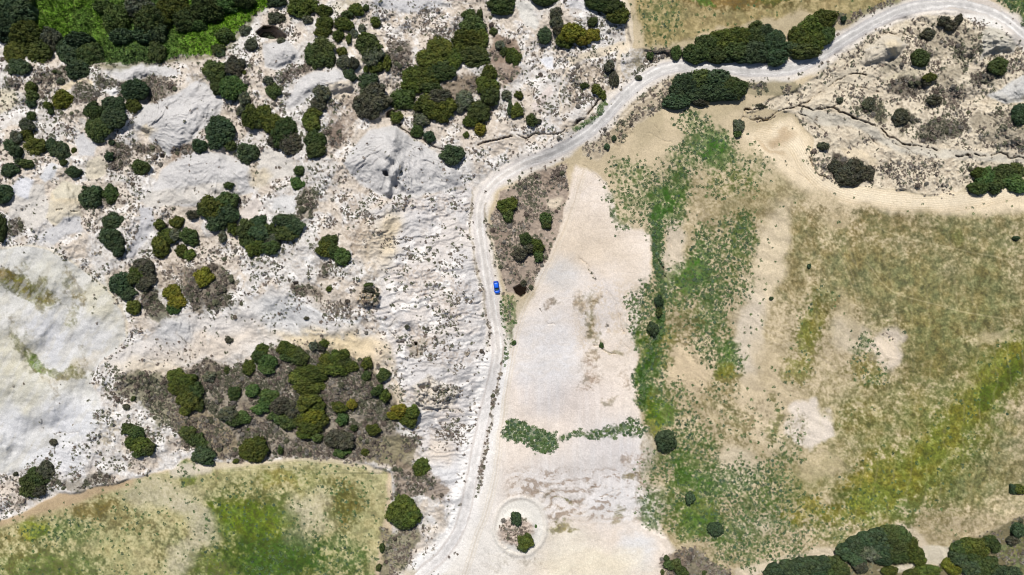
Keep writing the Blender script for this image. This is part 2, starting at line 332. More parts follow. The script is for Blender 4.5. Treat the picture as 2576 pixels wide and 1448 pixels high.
# smooth clay basin at the left edge
basin = poly(Q("-90,640 0,628 67,619 133,633 207,675 267,730 310,790 317,850 293,885 240,920 230,960 250,1000 250,1060 200,1110 120,1125 60,1180 -90,1210"), 5, .3)
tint(basin, (208,206,200)); setv(HEATH, basin, 0.004); setv(ROUGH, basin, .04)
for cx,cy,rx,ry,a,c,al in [(110,850,80,60,30,BLUE,.9),(240,830,50,70,0,(213,212,212),.8),(60,990,90,60,0,(212,208,192),.8),(30,1080,60,50,0,(215,215,217),.9),(170,1060,70,60,0,(222,222,225),.9),
    (250,760,40,60,-35,(208,202,178),.7),(200,920,90,12,-30,(200,188,166),.6),(40,900,60,60,0,(212,206,184),.7),(130,690,90,40,0,(204,202,192),.7),(130,1160,90,40,0,(218,218,221),.8)]:
    tint(ell(cx,cy,rx,ry,a,.6), c, al)
for cx,cy,rx,ry,a,cov,c in [(35,705,46,26,20,1.0,(84,84,20)),(75,725,60,22,25,.8,(112,108,48)),(110,755,34,24,40,.62,(124,120,66)),(0,690,40,20,0,.9,(110,96,44)),(180,720,24,60,-20,.42,(150,142,100)),(200,750,18,40,-10,.5,(140,132,90)),
    (180,800,16,22,0,.45,(140,136,90)),(60,880,14,50,-40,.62,(120,116,62)),(95,915,40,12,42,.9,(92,110,34)),(150,935,70,12,8,.6,(128,126,74)),(190,930,30,10,0,.5,(130,126,80)),(215,890,14,34,-20,.35,(160,148,120)),(45,830,20,40,-40,.3,(170,160,130)),(60,665,24,14,0,.35,(150,144,110)), (130,965,14,40,-40,.35,(170,158,124))]:
    green(ell(cx,cy,rx,ry,a,.5), c, cov, 0, 1, .35)
bst = spread(fbm(U*.5+V*.35, V*.18-U*.12, 8, 4, 2, .65)); tint(basin, (196,188,166), .25, basin.m*ss((bst[basin.s]-.6)*4)); tint(basin, (230,228,226), .3, basin.m*ss((.4-bst[basin.s])*4))
tint(line(Q("250,985 310,905 360,880"), 8, 3), (234,234,236), .6); tint(line(Q("-90,632 0,628 67,619 133,633 207,675 267,730 312,790 318,850"), 5, 3, .2), (218,206,180), .5)
# wide pale slope below the scrub, left centre
clay(T("01","970,1150 1080,1110 1250,1000 1450,880 1600,960 1800,930 1990,760 2050,700 2120,780 2300,870 2500,960 2700,980 2900,1150 2750,1300 2600,1150 2300,1110 2100,1170 1931,1230 1500,1290 1200,1340 1000,1390 830,1290 880,1200"), (214,208,202), 5, .3, .07)
for p in [(370,930,70,30,-10,(220,206,184),.8),(520,870,120,36,-8,(220,206,190),.8),(800,860,110,24,8,(224,206,172),.9),(890,880,50,40,20,(226,206,170),.8),(440,830,60,40,20,(206,205,205),.8),(720,790,90,40,10,(208,208,208),.8),
          (950,900,40,50,0,(224,204,172),.7),(1000,985,20,40,20,(228,206,172),.7)]:
    tint(ell(*p[:5],.6), p[5], p[6])
RILL.append((T("01","1250,1010 1450,880 1900,930 2100,1100 1931,1230 1500,1290 1200,1340 1000,1300"), T("01","1480,1400")[0], -1.8, .30, 46, .3, 1.0))
RILL.append((T("11","0,800 120,640 380,800 620,960 760,990 820,860 960,900 1000,1060 700,1120 300,1100 0,1180"), T("11","100,690")[0], 2.2, .35, 30, .3, 1.0))
tint(line(T("11","400,890 520,930 640,970 740,990 810,930 790,860"), 7, 3, .5), (246,244,242), .9)
# long rilled slope left of the road
slope = poly(Q("930,530 990,508 1090,492 1190,470 1196,560 1205,640 1215,760 1222,860 1232,930 1215,1020 1190,1120 1165,1230 1140,1310 1090,1230 1050,1110 1040,1010 1000,960 980,860 940,790 960,730 935,650 935,560"), 7, .4)
tint(slope, (212,208,206)); setv(HEATH, slope, .13); setv(ROUGH, slope, .09)
sp_ = spread(fbm(U*.4+V*.05, V+U*.15, 12, 3, 5)); HEATH[slope.s] *= 1-slope.m*(1-(.15+2.0*ss((sp_[slope.s]-.48)*4)))
tint(slope, (222,210,198), .4, slope.m*ss((N_big[slope.s]-.5)*4))
tint(slope, (244,240,236), .75, slope.m*ss((N_clump[slope.s]-.66)*6))
for p in [(975,590,34,50,10,(224,206,174),.85),(950,620,40,70,0,(220,204,178),.6),(1130,1190,40,40,0,(216,215,216),.8),(1110,1140,36,30,0,(220,206,190),.7)]:
    tint(ell(*p[:5],.6), p[5], p[6])
for p in [(1070,700,80,30,.45),(1130,740,70,36,.42),(1020,680,30,12,.6),(1060,645,60,8,.5),(1140,790,60,20,.35),(1040,845,60,30,.35),(1140,900,70,30,.42),(1080,870,30,20,.6),(1090,990,70,26,.6),(1060,515,80,22,.42),(1150,520,50,26,.4),(1120,1090,50,24,.6),(1060,740,30,8,.3),(985,735,20,8,.3)]:
    r = ell(p[0],p[1],p[2],p[3],0,.5); heath(r, p[4], (168,150,134), .35); setv(ROUGH, r, .45)
# dense scrub patches: region, density, ground tone
for pts, dn, c, la in [
    (T("01","1380,600 1640,560 1750,700 1755,860 1600,905 1440,860 1380,760"), 1.0, (112,104,90), 1.0),
    (T("01","1050,760 1200,740 1260,860 1330,930 1180,980 1080,900"), 1.0, (104,104,82), 1.0),
    (T("01","1170,560 1400,520 1440,660 1300,740 1170,700"), .55, LITTER, .6),
    (T("10","330,1200 440,1150 560,1130 560,920 480,760 560,720 740,740 780,880 700,1000 620,1120 520,1200"), .55, (124,106,92), .6),
    (T("10","520,930 650,930 640,1090 550,1080"), .9, (104,88,78), .9),
    (T("10","170,560 260,500 400,480 380,560 280,620 190,620"), .9, (112,100,90), .9),
    (T("10","980,330 1120,310 1200,400 1100,480 1040,600 990,560 970,440"), .9, (124,116,106), .9),
    (T("10","1380,640 1640,560 1680,680 1500,760 1420,700"), .7, (120,104,84), .9),
    (T("10","1760,240 1931,260 1990,330 1990,600 1900,640 1800,560 1760,480"), .7, (134,112,94), .9),
    (T("10","1190,200 1500,150 1540,260 1400,290 1180,340 1000,300"), .5, (150,136,118), .6),
    (T("10","1000,60 1700,40 1560,140 1400,200 1000,180 900,130"), .42, (176,160,140), .4),
    (T("10","480,200 760,200 700,330 600,330 520,300"), .5, (134,124,108), .5),
    (T("00","540,660 700,650 780,720 700,780 560,800"), .95, (128,122,116), .95),
    (T("00","760,560 920,600 1000,640 760,680"), .9, (118,114,104), .9),
    (T("00","1100,620 1300,620 1320,690 1200,750 1090,740"), .9, (118,110,98), .95),
    (T("00","250,530 500,500 520,600 400,640 260,620"), .9, (126,120,106), .9),
    (T("00","270,600 420,640 400,840 620,860 620,900 380,880 280,760"), .6, (132,126,114), .6),
    (T("00","1180,1160 1060,1130 960,1060 1060,1040 1180,1100 1250,1200"), .85, (120,108,92), .85),
    (T("00","820,1090 960,1120 980,1250 900,1300 810,1260"), .85, (128,118,108), .85),
    (T("00","1320,1170 1440,1130 1450,1170 1340,1240"), .9, (128,106,88), .9),
    (T("00","40,600 170,600 160,700 60,720"), .85, (120,116,108), .85),
    (T("00","1640,640 1560,540 1480,520 1440,600 1540,600"), .6, (124,116,100), .6),
    (T("01","600,160 740,120 900,60 790,20 640,100"), .8, (124,118,114), .7),
    (T("01","40,180 170,190 150,330 40,340"), .95, (130,126,118), .95),
    (T("11","380,0 480,0 380,200 290,170 330,60"), .9, (140,130,114), .9),
    (T("11","470,540 560,560 560,680 480,700"), .9, (140,130,118), .9),
    (T("11","250,680 400,700 520,760 480,830 320,800 240,740"), .9, (128,118,104), .9),
    (T("11","560,840 720,860 760,920 640,950 530,920"), .8, (132,122,98), .6),
    (T("11","1180,1120 1290,1100 1310,1200 1200,1270 1110,1250"), .85, (130,122,104), .8),
    (T("11","640,0 780,0 860,120 880,400 720,460 640,300 680,120"), .42, (150,132,114), .5),
    (T("11","1780,260 1960,300 1990,700 1850,560"), .8, (104,88,78), .8),
    (Q("300,940 430,955 520,910 640,905 700,870 830,880 940,920 985,1000 990,1030 1010,1080 1060,1110 1000,1165 925,1168 800,1146 650,1158 560,1150 480,1120 400,1060 340,990"), .95, (122,112,94), .9),
    (Q("400,1050 520,1020 600,1110 560,1150 480,1130"), .8, (138,126,102), .9),
    (Q("300,945 400,950 440,1040 460,1100 400,1080 350,1010 300,1000"), .8, (132,130,108), .95),
    (Q("900,1095 1010,1085 1045,1130 1040,1180 925,1165"), .8, (128,122,94), .95),
    (Q("995,1150 1050,1180 1090,1190 1140,1235 1120,1260 1070,1250 990,1250"), .85, (130,114,98), .85),
    (Q("965,1330 1050,1320 1056,1370 1020,1400 990,1448 955,1480 955,1420"), .55, (122,118,86), .95),
    (T("02","620,720 700,650 860,680 860,720 700,790 560,780 400,800 380,760"), .95, (132,128,118), .85),
    (T("02","680,240 860,230 880,460 780,500 700,420"), .55, (146,140,110), .45),
    (T("02","1000,300 1100,330 1240,330 1200,400 1100,410"), .6, (140,118,96), .6),
    (T("02","740,0 860,0 960,160 900,160 800,90"), .7, (134,130,120), .6),
    (T("02","100,930 250,860 280,870 120,960"), .8, (134,124,110), .6),
    (T("30","1040,260 1280,200 1300,140 1500,170 1600,260 1610,420 1560,440 1420,600 1480,700 1400,830 1250,760 1200,700 1290,620 1380,440 1200,400"), .85, (122,118,100), .75),
    (T("30","900,640 1050,600 1170,650 1120,760 980,760 880,700"), .95, (98,92,80), .95),
    (T("30","650,780 840,760 860,900 820,910 700,840"), .95, (114,112,88), .9),
    (T("30","1120,980 1300,900 1520,920 1550,1000 1300,1070 1180,1060"), 1.0, (88,86,74), 1.0),
    (T("30","940,840 1080,860 1100,960 980,1000"), .95, (106,106,88), .9),
    (T("30","1560,880 1860,820 1990,940 1931,1130 1600,1100 1560,1000"), .85, (118,114,98), .8),
    (T("30","1520,560 1690,540 1780,600 1640,640 1540,620"), 1.0, (108,104,90), 1.0),
    (T("30","800,500 1050,440 1060,480 900,560 790,560"), .9, (120,120,104), .8),
    (T("30","340,1100 440,1230 460,1320 400,1330 330,1220"), .8, (134,122,106), .6),
    (T("30","880,1160 1300,1180 1500,1260 1500,1448 1000,1448 850,1330"), .5, (160,148,128), .3),
    (T("30","460,1190 560,1180 700,1210 800,1310 700,1390 600,1410 500,1380 460,1300"), 1.0, (84,80,72), 1.0),
    (T("20","420,500 640,500 800,560 760,700 600,760 480,840 400,700"), .6, (140,126,104), .5),
    (T("20","220,1290 420,1270 420,1400 250,1448 200,1400"), .9, (124,108,96), .8),
    (T("20","700,960 800,900 950,860 940,1000 800,1090 700,1080"), .6, (128,116,88), .6),
    (T("22","0,1060 150,1070 160,1140 60,1170 40,1280 -60,1270 -100,1150"), .75, (168,148,136), .5),
    (T("22","1150,1290 1290,1240 1350,1300 1330,1500 1130,1500"), .8, (118,104,92), .9),
    (T("22","1340,1290 1450,1310 1620,1400 1640,1520 1300,1520"), .5, (112,108,92), 1.0),
    (T("02","1850,1500 1900,1450 1990,1500"), .5, LITTER, .5)]:
    r = poly(pts, 10, 1.1); heath(r, dn, c, la); setv(ROUGH, r, .35)
    if la > .8: tint(r, [x*.88+y*.12 for x, y in zip(c, (200,182,160))], .7, r.m*(.3+.7*N_mid[r.s]))
# tracks inside the scrub
for pts, wd in [(T("10","870,230 940,280 960,370 980,450 965,520 1000,600 1010,700 1000,780"), 4), (T("10","1010,790 930,820 905,870 915,960"), 3),
    (T("10","1030,800 1090,860 1180,870"), 3), (T("10","1740,490 1800,510 1830,600 1931,645"), 3), (T("10","700,350 740,420 860,490"), 3), (T("20","370,870 380,600 430,480"), 3),
    (T("00","400,860 405,600 400,560"), 3), (T("20","700,1000 900,830 1050,720 1130,640"), 5), (T("20","780,700 800,470 830,380 860,330"), 12), (T("20","850,10 870,150 880,300 860,370"), 20)]:
    tint(line(pts, wd, 1.6, .4), (224,210,188), .85); setv(HEATH, line(pts, wd+2, 2, .4), 0)

# ================================================================== ROADS AND TRACKS
ROAD = smooth_line(Q("990,1520 1055,1448 1110,1400 1148,1345 1170,1290 1182,1230 1194,1170 1205,1110 1220,1040 1238,970 1252,900 1251,850 1243,800 1233,740 1223,680 1213,620 1206,560 1210,512 1230,475 1270,441 1330,408 1400,382 1460,348 1512,305 1560,252 1610,207 1660,178 1710,167 1790,171 1880,177 1950,178 2010,167 2070,136 2130,97 2200,58 2270,27 2345,12 2420,12 2490,30 2545,62 2600,112 2690,200"), 5)
tint(line(Q("1130,1448 1180,1380 1215,1300 1232,1230 1240,1150 1250,1060 1262,980 1272,900"), 20, 7, .3), (232,226,216), .9)
rs = line(ROAD, 52, 7, .5, False); tint(rs, (232,224,215), .9); setv(HEATH, rs, .10); setv(ROUGH, rs, .05)
tint(line([p for p in ROAD if p[1] > 900], 74, 8, .5, False), (246,244,242), .9)
tint(ell(1215,1180,50,300,6,.6), (238,232,226), .6); tint(ell(1200,1400,110,90,0,.6), (240,234,226), .7)
rl = line(ROAD, 31, 2.2, .12, False)
tint(rl, (218,210,204)); setv(HEATH, rl, 0); setv(ROUGH, rl, .02); setv(GRASS, rl, 0); setv(HERB, rl, 0)
upper = ss((1290-V[rl.s])/100)
tint(rl, (198,194,192), .8, rl.m*ss((V[rl.s]*0+1))*ss((U[rl.s]-1230)/160)*ss((420-V[rl.s])/80))
tint(rl, (202,199,198), .75, rl.m*np.exp(-(rl.d/3.2)**2)*(.6+.4*N_mid[rl.s]))
tint(rl, (236,232,228), .7, rl.m*np.exp(-((rl.d-8.5)/3)**2)*(.5+.5*N_mid[rl.s]))
rc = line(ROAD[:80], 3, 2, .3, False)
r = poly(T("30","1290,0 1290,60 1700,100 1770,110 1760,60 1700,20 1600,0 1290,-60"), 2, .1); tint(r, (214,204,194)); setv(HEATH, r, 0); setv(GRASS, r, 0)
tint(poly(T("30","960,60 1100,20 1290,0 1310,40 1200,70 1000,90"), 5, .2), (202,202,204), .6)
r = line(T("30","1480,90 1640,110 1760,150 1860,210 1931,270 2000,330"), 30, 5, .2); tint(r, (212,204,196)); setv(HEATH, r, .02)
tint(poly(T("30","1480,100 1640,110 1800,200 1760,220 1620,200 1540,160"), 5, .3), (232,228,222), .9)
# farm track right of the road, its wheel ruts, and the headland lanes
for off in (-7, 0, 7):
    q = [(a+off, b) for a, b in Q("1470,425 1440,520 1405,610 1362,700 1325,770 1298,850 1280,950 1264,1060 1252,1160 1232,1260 1205,1340 1170,1448")]
    r = line(q, 3.2, 2, .15); tint(r, (228,216,198) if off else (206,190,166), .6); setv(HEATH, r, 0); setv(HERB, r, 0)
def lanes(pts, n, gap, c=(184,162,126), a=.68, wd=1.6):
    P = np.array(smooth_line(pts, 6)); D = np.gradient(P, axis=0); L = np.hypot(D[:,0], D[:,1])[:,None]+1e-9
    Nn = np.stack([-D[:,1], D[:,0]], 1)/L
    for k in range(n):
        q = P + Nn*(k-(n-1)/2)*gap
        r = line([tuple(x) for x in q], wd, 1.3, .12, False); tint(r, c, a, r.m*(.35+.65*N_mid[r.s]))
hl = poly(Q("1860,330 1990,300 2040,350 2040,410 2085,455 2150,478 2250,480 2330,497 2460,480 2640,420 2640,540 2400,535 2250,530 2130,510 2000,460 1920,400"), 14, .5)
tint(hl, (236,218,188), .95); setv(GRASS, hl, .06); setv(HERB, hl, .01)
tint(line(Q('1960,330 2020,380 2060,440 2130,478 2230,496 2330,506 2460,494 2640,462'), 34, 10, .2), (244,229,202), .85)
tint(ell(1970,345,30,14,0,.7), (168,138,100), .6); tint(ell(1935,372,40,9,30,.7), (178,150,112), .5)
lanes(Q("1900,330 1990,352 2035,420 2090,470 2200,500 2330,512 2460,500 2600,470"), 9, 5.5)
lanes(Q("1440,470 1480,430 1530,400 1580,370"), 10, 6, (200,182,154), .5)
lanes(Q("1590,330 1660,330 1700,300"), 6, 6, (196,178,150), .5)
lanes(Q("1560,380 1600,440 1650,400 1690,320"), 8, 6, (200,184,156), .45)
lanes(Q("1455,440 1420,580 1360,700"), 7, 5, (202,184,160), .45)
lanes(Q("2180,660 2240,730 2330,760 2450,790 2600,810"), 1, 6, (196,184,140), .7, 3)
lanes(Q("2200,570 2280,600 2420,630 2600,665"), 1, 6, (196,186,146), .6, 3)
lanes(Q("2050,560 2120,650 2180,800 2260,880"), 2, 10, (196,182,146), .4, 3)
lanes(Q("1950,560 1960,700 2010,800"), 5, 9, (206,190,160), .35, 2)
lanes(Q("1700,1130 1800,1230 1950,1300"), 3, 14, (200,186,150), .35, 2)
lanes(Q("60,1300 150,1285 260,1240"), 5, 6, (176,152,122), .5)
lanes(Q("560,1178 700,1170 800,1160 900,1180"), 4, 5, (226,212,182), .5)
r = line(Q("1860,1442 2000,1404 2100,1388 2200,1345 2270,1325 2310,1362 2345,1402 2400,1388 2500,1348 2590,1300"), 26, 6, .3); tint(r, (210,195,170), .95); setv(GRASS, r, .03); setv(HERB, r, 0)
tint(line(Q("1900,1440 2010,1412 2110,1395 2210,1350 2262,1332"), 10, 3, .2), (220,206,184), .7)
# white ring round the scrub islet
r = ell(1308,1325,68,76,0,.16,.45); ring = r.m*(1-ell(1308,1325,68,76,0,.12,.12).m*0)
tint(r, (234,229,220)); setv(HEATH, r, 0); setv(GRASS, r, 0)
lanes([(1308+64*math.cos(t*.45), 1325+72*math.sin(t*.45)) for t in range(15)], 3, 4, (212,200,184), .6)
r = ell(1298,1340,40,44,-20,.25,.8); tint(r, (214,198,184)); heath(r, .6, (150,132,122), .5); setv(HEATH, ell(1345,1330,18,40,0,.3,.3), 0)

# ================================================================== GREEN HERBS AND GRASS OF THE RIGHT FIELD
for cx,cy,rx,ry,a,cov,c,hb in [
    (1745,320,46,34,0,.55,(100,120,60),.6),(1780,365,62,46,10,.95,(78,108,40),.5),(1800,400,52,40,0,.95,(74,106,36),.35),(1720,400,40,40,0,.6,(96,116,58),.6),
    (1640,490,90,70,20,.6,(98,116,58),.55),(1590,430,60,30,30,.5,(106,120,66),.5),(1670,520,46,60,-20,.85,(80,108,44),.5),(1655,560,30,40,0,.8,(78,106,46),.5),
    (1700,470,24,70,12,.9,(76,104,38),.4),(1560,540,30,40,0,.4,(120,124,76),.3),(1560,470,36,60,0,.35,(110,118,70),.35),(1870,430,60,50,0,.35,(116,120,70),.3),(1830,470,70,30,0,.3,(126,126,76),.25),
    (1850,580,46,44,0,.5,(110,120,64),.5),(1870,600,34,60,10,.62,(98,116,60),.6),(1775,600,30,30,0,.5,(98,116,60),.6),(1768,640,36,44,20,.8,(82,108,48),.6),
    (1748,690,42,50,0,.95,(78,104,40),.3),(1820,640,36,40,0,.5,(100,116,60),.6),(1800,720,60,60,0,.5,(104,118,66),.6),(1780,790,50,70,10,.75,(86,110,54),.6),(1850,700,40,50,0,.5,(104,118,66),.6),
    (1690,700,40,40,0,.6,(112,122,50),.3),(1640,740,50,40,0,.45,(108,118,70),.6),(1690,760,40,46,0,.6,(98,114,60),.5),(1620,800,36,60,0,.5,(108,118,74),.6),
    (1640,850,40,30,0,.6,(100,116,60),.5),(1720,830,40,60,20,.45,(132,126,74),.15),(1660,880,34,60,15,.7,(120,122,58),.2),(1730,870,30,30,0,.35,(130,124,80),.1),
    (1620,900,20,60,0,.7,(112,120,40),.3),(1640,920,34,60,0,.8,(90,112,50),.5),(1625,960,24,60,0,.7,(88,110,52),.6),(1650,1000,36,50,0,.8,(84,108,46),.45),
    (1640,1050,26,50,0,.95,(112,118,34),.1),(1665,1040,46,30,0,.75,(100,114,44),.3),(1700,1010,40,50,0,.4,(120,122,72),.45),(1620,1000,14,60,0,.5,(100,112,60),.3),
    (1790,860,40,50,0,.5,(106,118,66),.55),(1820,880,36,30,0,.75,(84,108,52),.5),(1828,910,34,40,0,.9,(88,110,44),.4),(1825,940,34,30,0,.75,(120,122,48),.2),(1760,860,30,34,0,.4,(110,118,70),.5),
    (1800,1000,60,40,0,.35,(140,132,84),.2),(1860,1060,60,50,0,.45,(134,128,80),.15),(1740,1090,60,40,0,.45,(114,122,66),.45),(1750,1110,60,40,0,.55,(98,114,62),.5),
    (1690,1170,70,40,0,.5,(110,122,72),.5),(1740,1170,60,60,0,.8,(92,110,48),.35),(1760,1220,90,46,15,.85,(86,108,44),.35),(1830,1220,70,40,0,.55,(98,118,66),.7),(1900,1200,60,34,10,.5,(98,118,66),.7),
    (1690,1240,60,40,0,.5,(108,116,58),.3),(1700,1290,60,40,0,.6,(112,118,60),.4),(1760,1300,60,60,0,.75,(112,118,54),.3),(1820,1330,90,40,10,.7,(96,114,54),.6),(1640,1280,24,50,0,.6,(100,112,50),.3),
    (1900,1270,80,40,0,.55,(98,118,66),.6),(1960,1310,80,40,0,.6,(96,114,50),.5),(1880,1380,90,40,0,.55,(104,120,68),.5),(1960,1250,60,50,0,.5,(100,118,60),.5),(1990,1380,60,26,0,.5,(98,112,54),.4),
    (1980,1130,36,50,0,.4,(110,116,60),.15),(1960,1160,50,20,0,.5,(96,112,60),.35),(1950,1060,20,50,0,.5,(120,124,58),.2),
    (2040,810,34,60,0,.65,(128,126,62),.15),(2030,860,40,60,10,.7,(130,128,56),.1),(1990,930,44,34,-20,.65,(132,126,56),.1),(2060,760,40,30,0,.4,(120,114,60),.1),
    (2170,870,34,26,0,.6,(100,112,60),.4),(2180,930,46,44,0,.6,(124,122,60),.15),(2190,960,20,20,0,.7,(96,104,50),.2),
    (2160,1050,60,40,0,.45,(130,124,64),.05),(2220,1200,90,40,-10,.75,(134,128,44),.05),(2240,1160,80,40,0,.6,(122,120,54),.05),(2170,1260,70,30,-20,.8,(136,134,36),.05),(2030,1290,70,30,0,.65,(140,134,44),.15),
    (2130,1300,70,34,0,.6,(122,124,50),.2),(2230,1260,110,30,10,.65,(98,112,46),.15),(2330,1240,80,60,0,.5,(104,108,52),.05),(2270,1290,60,30,0,.5,(100,116,66),.2),(2340,1180,60,80,40,.5,(108,112,56),.05),(2440,1130,60,50,0,.5,(94,104,50),.05),
    (2110,1350,90,20,-14,.35,(140,138,84),.1),(2370,1320,80,40,0,.25,(150,144,100),.02),(2080,1340,60,30,0,.5,(116,124,66),.2),(2000,1080,30,40,0,.3,(150,140,90),.1)]:
    green(ell(cx,cy,rx,ry,a,.55), c, cov, hb*.5, 1, .32)
r = line(Q("1650,570 1658,620 1652,680 1668,740 1662,800 1650,850 1625,930 1618,1000"), 20, 6, .5); green(r, (76,98,44), .95, .5)
for pts, w_ in [(Q("1655,575 1653,640 1660,690"), 22), (Q("1660,760 1662,840"), 18)]: green(line(pts, w_, 4, .4), (60,86,42), 1.0, .8)
r = line(Q("2250,1250 2330,1150 2400,1070 2460,1000 2530,920 2600,870"), 70, 24, .7); green(line(Q('2200,1270 2330,1165 2400,1090 2460,1010 2530,930 2600,880'), 130, 50, 1.2), (120,126,54), .7, .03, 1, .45); green(r, (118,120,44), .8, .03)
r = line(Q("2470,1010 2560,930 2640,880"), 46, 12, .5); green(r, (86,100,30), .85, .03)
r = poly(T("22","0,270 100,290 130,350 330,380 360,460 300,530 180,530 90,440 0,430 -60,400 -40,280"), 5, .5); green(r, (84,112,52), .8, .9)
r = line(T("22","410,410 520,380 720,370 900,330"), 16, 6, .8); green(r, (96,114,60), .62, .6)
green(ell(1590,1070,24,22), (104,120,76), .4, .5)
# everything in the ditch left of the road edge, olive verge tufts
for pts in [T("11","1640,0 1625,120 1625,300 1655,440 1680,620 1715,800 1740,950 1765,1100 1770,1190"), T("22","-40,-400 -130,150") , Q("1243,985 1237,1050 1220,1120 1212,1170 1206,1240"), T("11","1730,0 1740,180 1780,400 1800,560")]:
    r = line(pts, 7, 3, .5); heath(r, .8, (124,114,84), .6)
green(line(T("20","470,980 560,930 650,870 700,790"), 14, 4, .3), (100,112,56), .9, .4)

# forest floor, top left
N55 = spread(fbm(U, V, 60, 3, 1, .6))
fl = poly(Q("-400,-400 830,-400 700,0 640,40 600,80 560,115 530,135 440,142 400,160 330,163 262,160 250,130 200,130 150,105 110,75 60,80 20,60 -400,60"), 6, .5)
tint(fl, (66,90,30)); tint(fl, (112,126,60), .7, fl.m*ss((N_clump[fl.s]-.55)*5)); setv(HEATH, fl, 0); setv(ROUGH, fl, .1)
UND = np.zeros((NY, NX)); setv(UND, fl, 1.0)
green(fl, (90,108,50), .5, 0, .4)
edge = line(Q("250,168 330,172 420,155 520,145 580,110 620,70 650,30"), 12, 6, .8); tint(edge, (120,116,84), .8)
br = poly(T("33","0,0") if False else Q("1870,1470 2000,1430 2110,1400 2180,1350 2230,1326 2270,1335 2300,1370 2330,1410 2350,1440 2400,1360 2470,1350 2540,1310 2640,1270 2640,1600 1860,1600"), 5, .4)
tint(br, (104,98,66)); heath(br, .3, (96,92,62), .7); setv(ROUGH, br, .15)
green(poly(T("32","1700,1260 1860,1180 2000,1140 2000,1500 1800,1500 1850,1400"), 6, .4), (118,122,80), .9, .0)
tint(poly(T("32","1170,1240 1400,1240 1330,1400 1180,1360 1000,1430 840,1400 1000,1370 1180,1340"), 4, .5), (206,196,176), .95)

# ================================================================== HEIGHTS
smooth_edge = 1 - ss((np.maximum(np.maximum(-U, U-2576), np.maximum(-V, V-1448))-200)/2500)*.0
HT += (fbm(U, V, 700, 3, 13)-.5)*7 + (fbm(U, V, 170, 3, 14)-.5)*3.0*(1-rl.m.max()*0)
HT += (fbm(U, V, 5000, 3, 3)-.5)*60*ss((np.maximum(np.maximum(-U, U-2576), np.maximum(-V, V-1448))-150)/3000)
fld = np.zeros((NY, NX)); fld[bad.s] = bad.m; fld[ur.s] = np.maximum(fld[ur.s], ur.m)
HT += fld*((fbm(U, V, 90, 4, 10)-.5)*4.5 + (fbm(U, V, 30, 3, 8)-.5)*1.3*(1-ss((.1-ROUGH)/.1)))
e = ell(300, -30, 420, 170, -8, .7, .2); HT[e.s] -= e.m*6
e = ell(905, 640, 220, 340, 0, .9, .2); HT[e.s] += e.m*5
# rills running down the long slope to the road, left to right and a little downhill
ru = U*.12 + V*.10 + W1*26; rv = V + U*.16 + W2*34
rill = fbm(ru, rv, 15, 3, 12, .55); rill = 1-np.abs(rill-rill.mean())*5
rill2 = fbm(ru*2, rv, 5.5, 2, 6, .6)
HT[slope.s] += slope.m*((np.clip(rill,-.2,1)[slope.s]-.5)*.46+(rill2[slope.s]-.5)*.55)
for pts, apex, H, ra, nr, wp, pw in RILL:
    ra *= 1.25
    r = poly(pts, 3, wp); s = r.s
    d = np.clip(r.d, 0, None); x = U[s]-apex[0]; y = V[s]-apex[1]; ra_ = np.hypot(x, y)+4
    t = d/(d+ra_*.9); th = np.arctan2(y, x)+ (W1[s])*.5
    HT[s] += H*(t**.85)*ss(d/14)
    q = np.abs(vnoise(th*nr/6.28*2.0+50, ra_/60., 3)-.5)*2
    q2 = np.abs(vnoise(th*nr/6.28*5.0+90, ra_/34., 4)-.5)*2
    wh = r.m*ss((q*.6+q2*.4-.55)*4)*ss(ra_/30)*.35; GC[s] = GC[s]*(1-wh[...,None])+lin((228,225,220))*wh[...,None]
    q3 = np.abs(vnoise(th*nr*2.2+20, ra_/16., 6)-.5)*2; q = q*.8+q3*.3
    HT[s] += (q*.65+q2*.35-.35)*ra*1.35*ss(d/12)*ss(ra_/22)*(.5+.5*np.clip(ra_/60, 0, 1))
# the bent crest and hollow of the mound above the slope
cr = line(T("10","1030,1000 1045,1080 1000,1190 960,1260"), 26, 12, .15); HT[cr.s] += cr.m*1.6
cr = line(T("10","1000,1180 1080,1240 1030,1330 1000,1400 990,1448"), 16, 8, .15); HT[cr.s] += cr.m*2.0
cr = line(T("10","1000,1360 1060,1400 1100,1448"), 14, 7, .2); HT[cr.s] -= cr.m*1.5
HT += (N_fine-.5)*ROUGH*1.1 + (N_mid-.5)*ROUGH*1.5 + (N_fine-.5)*.07*(1-ss((np.maximum(np.maximum(-U, U-2576), np.maximum(-V, V-1448))-150)/300))
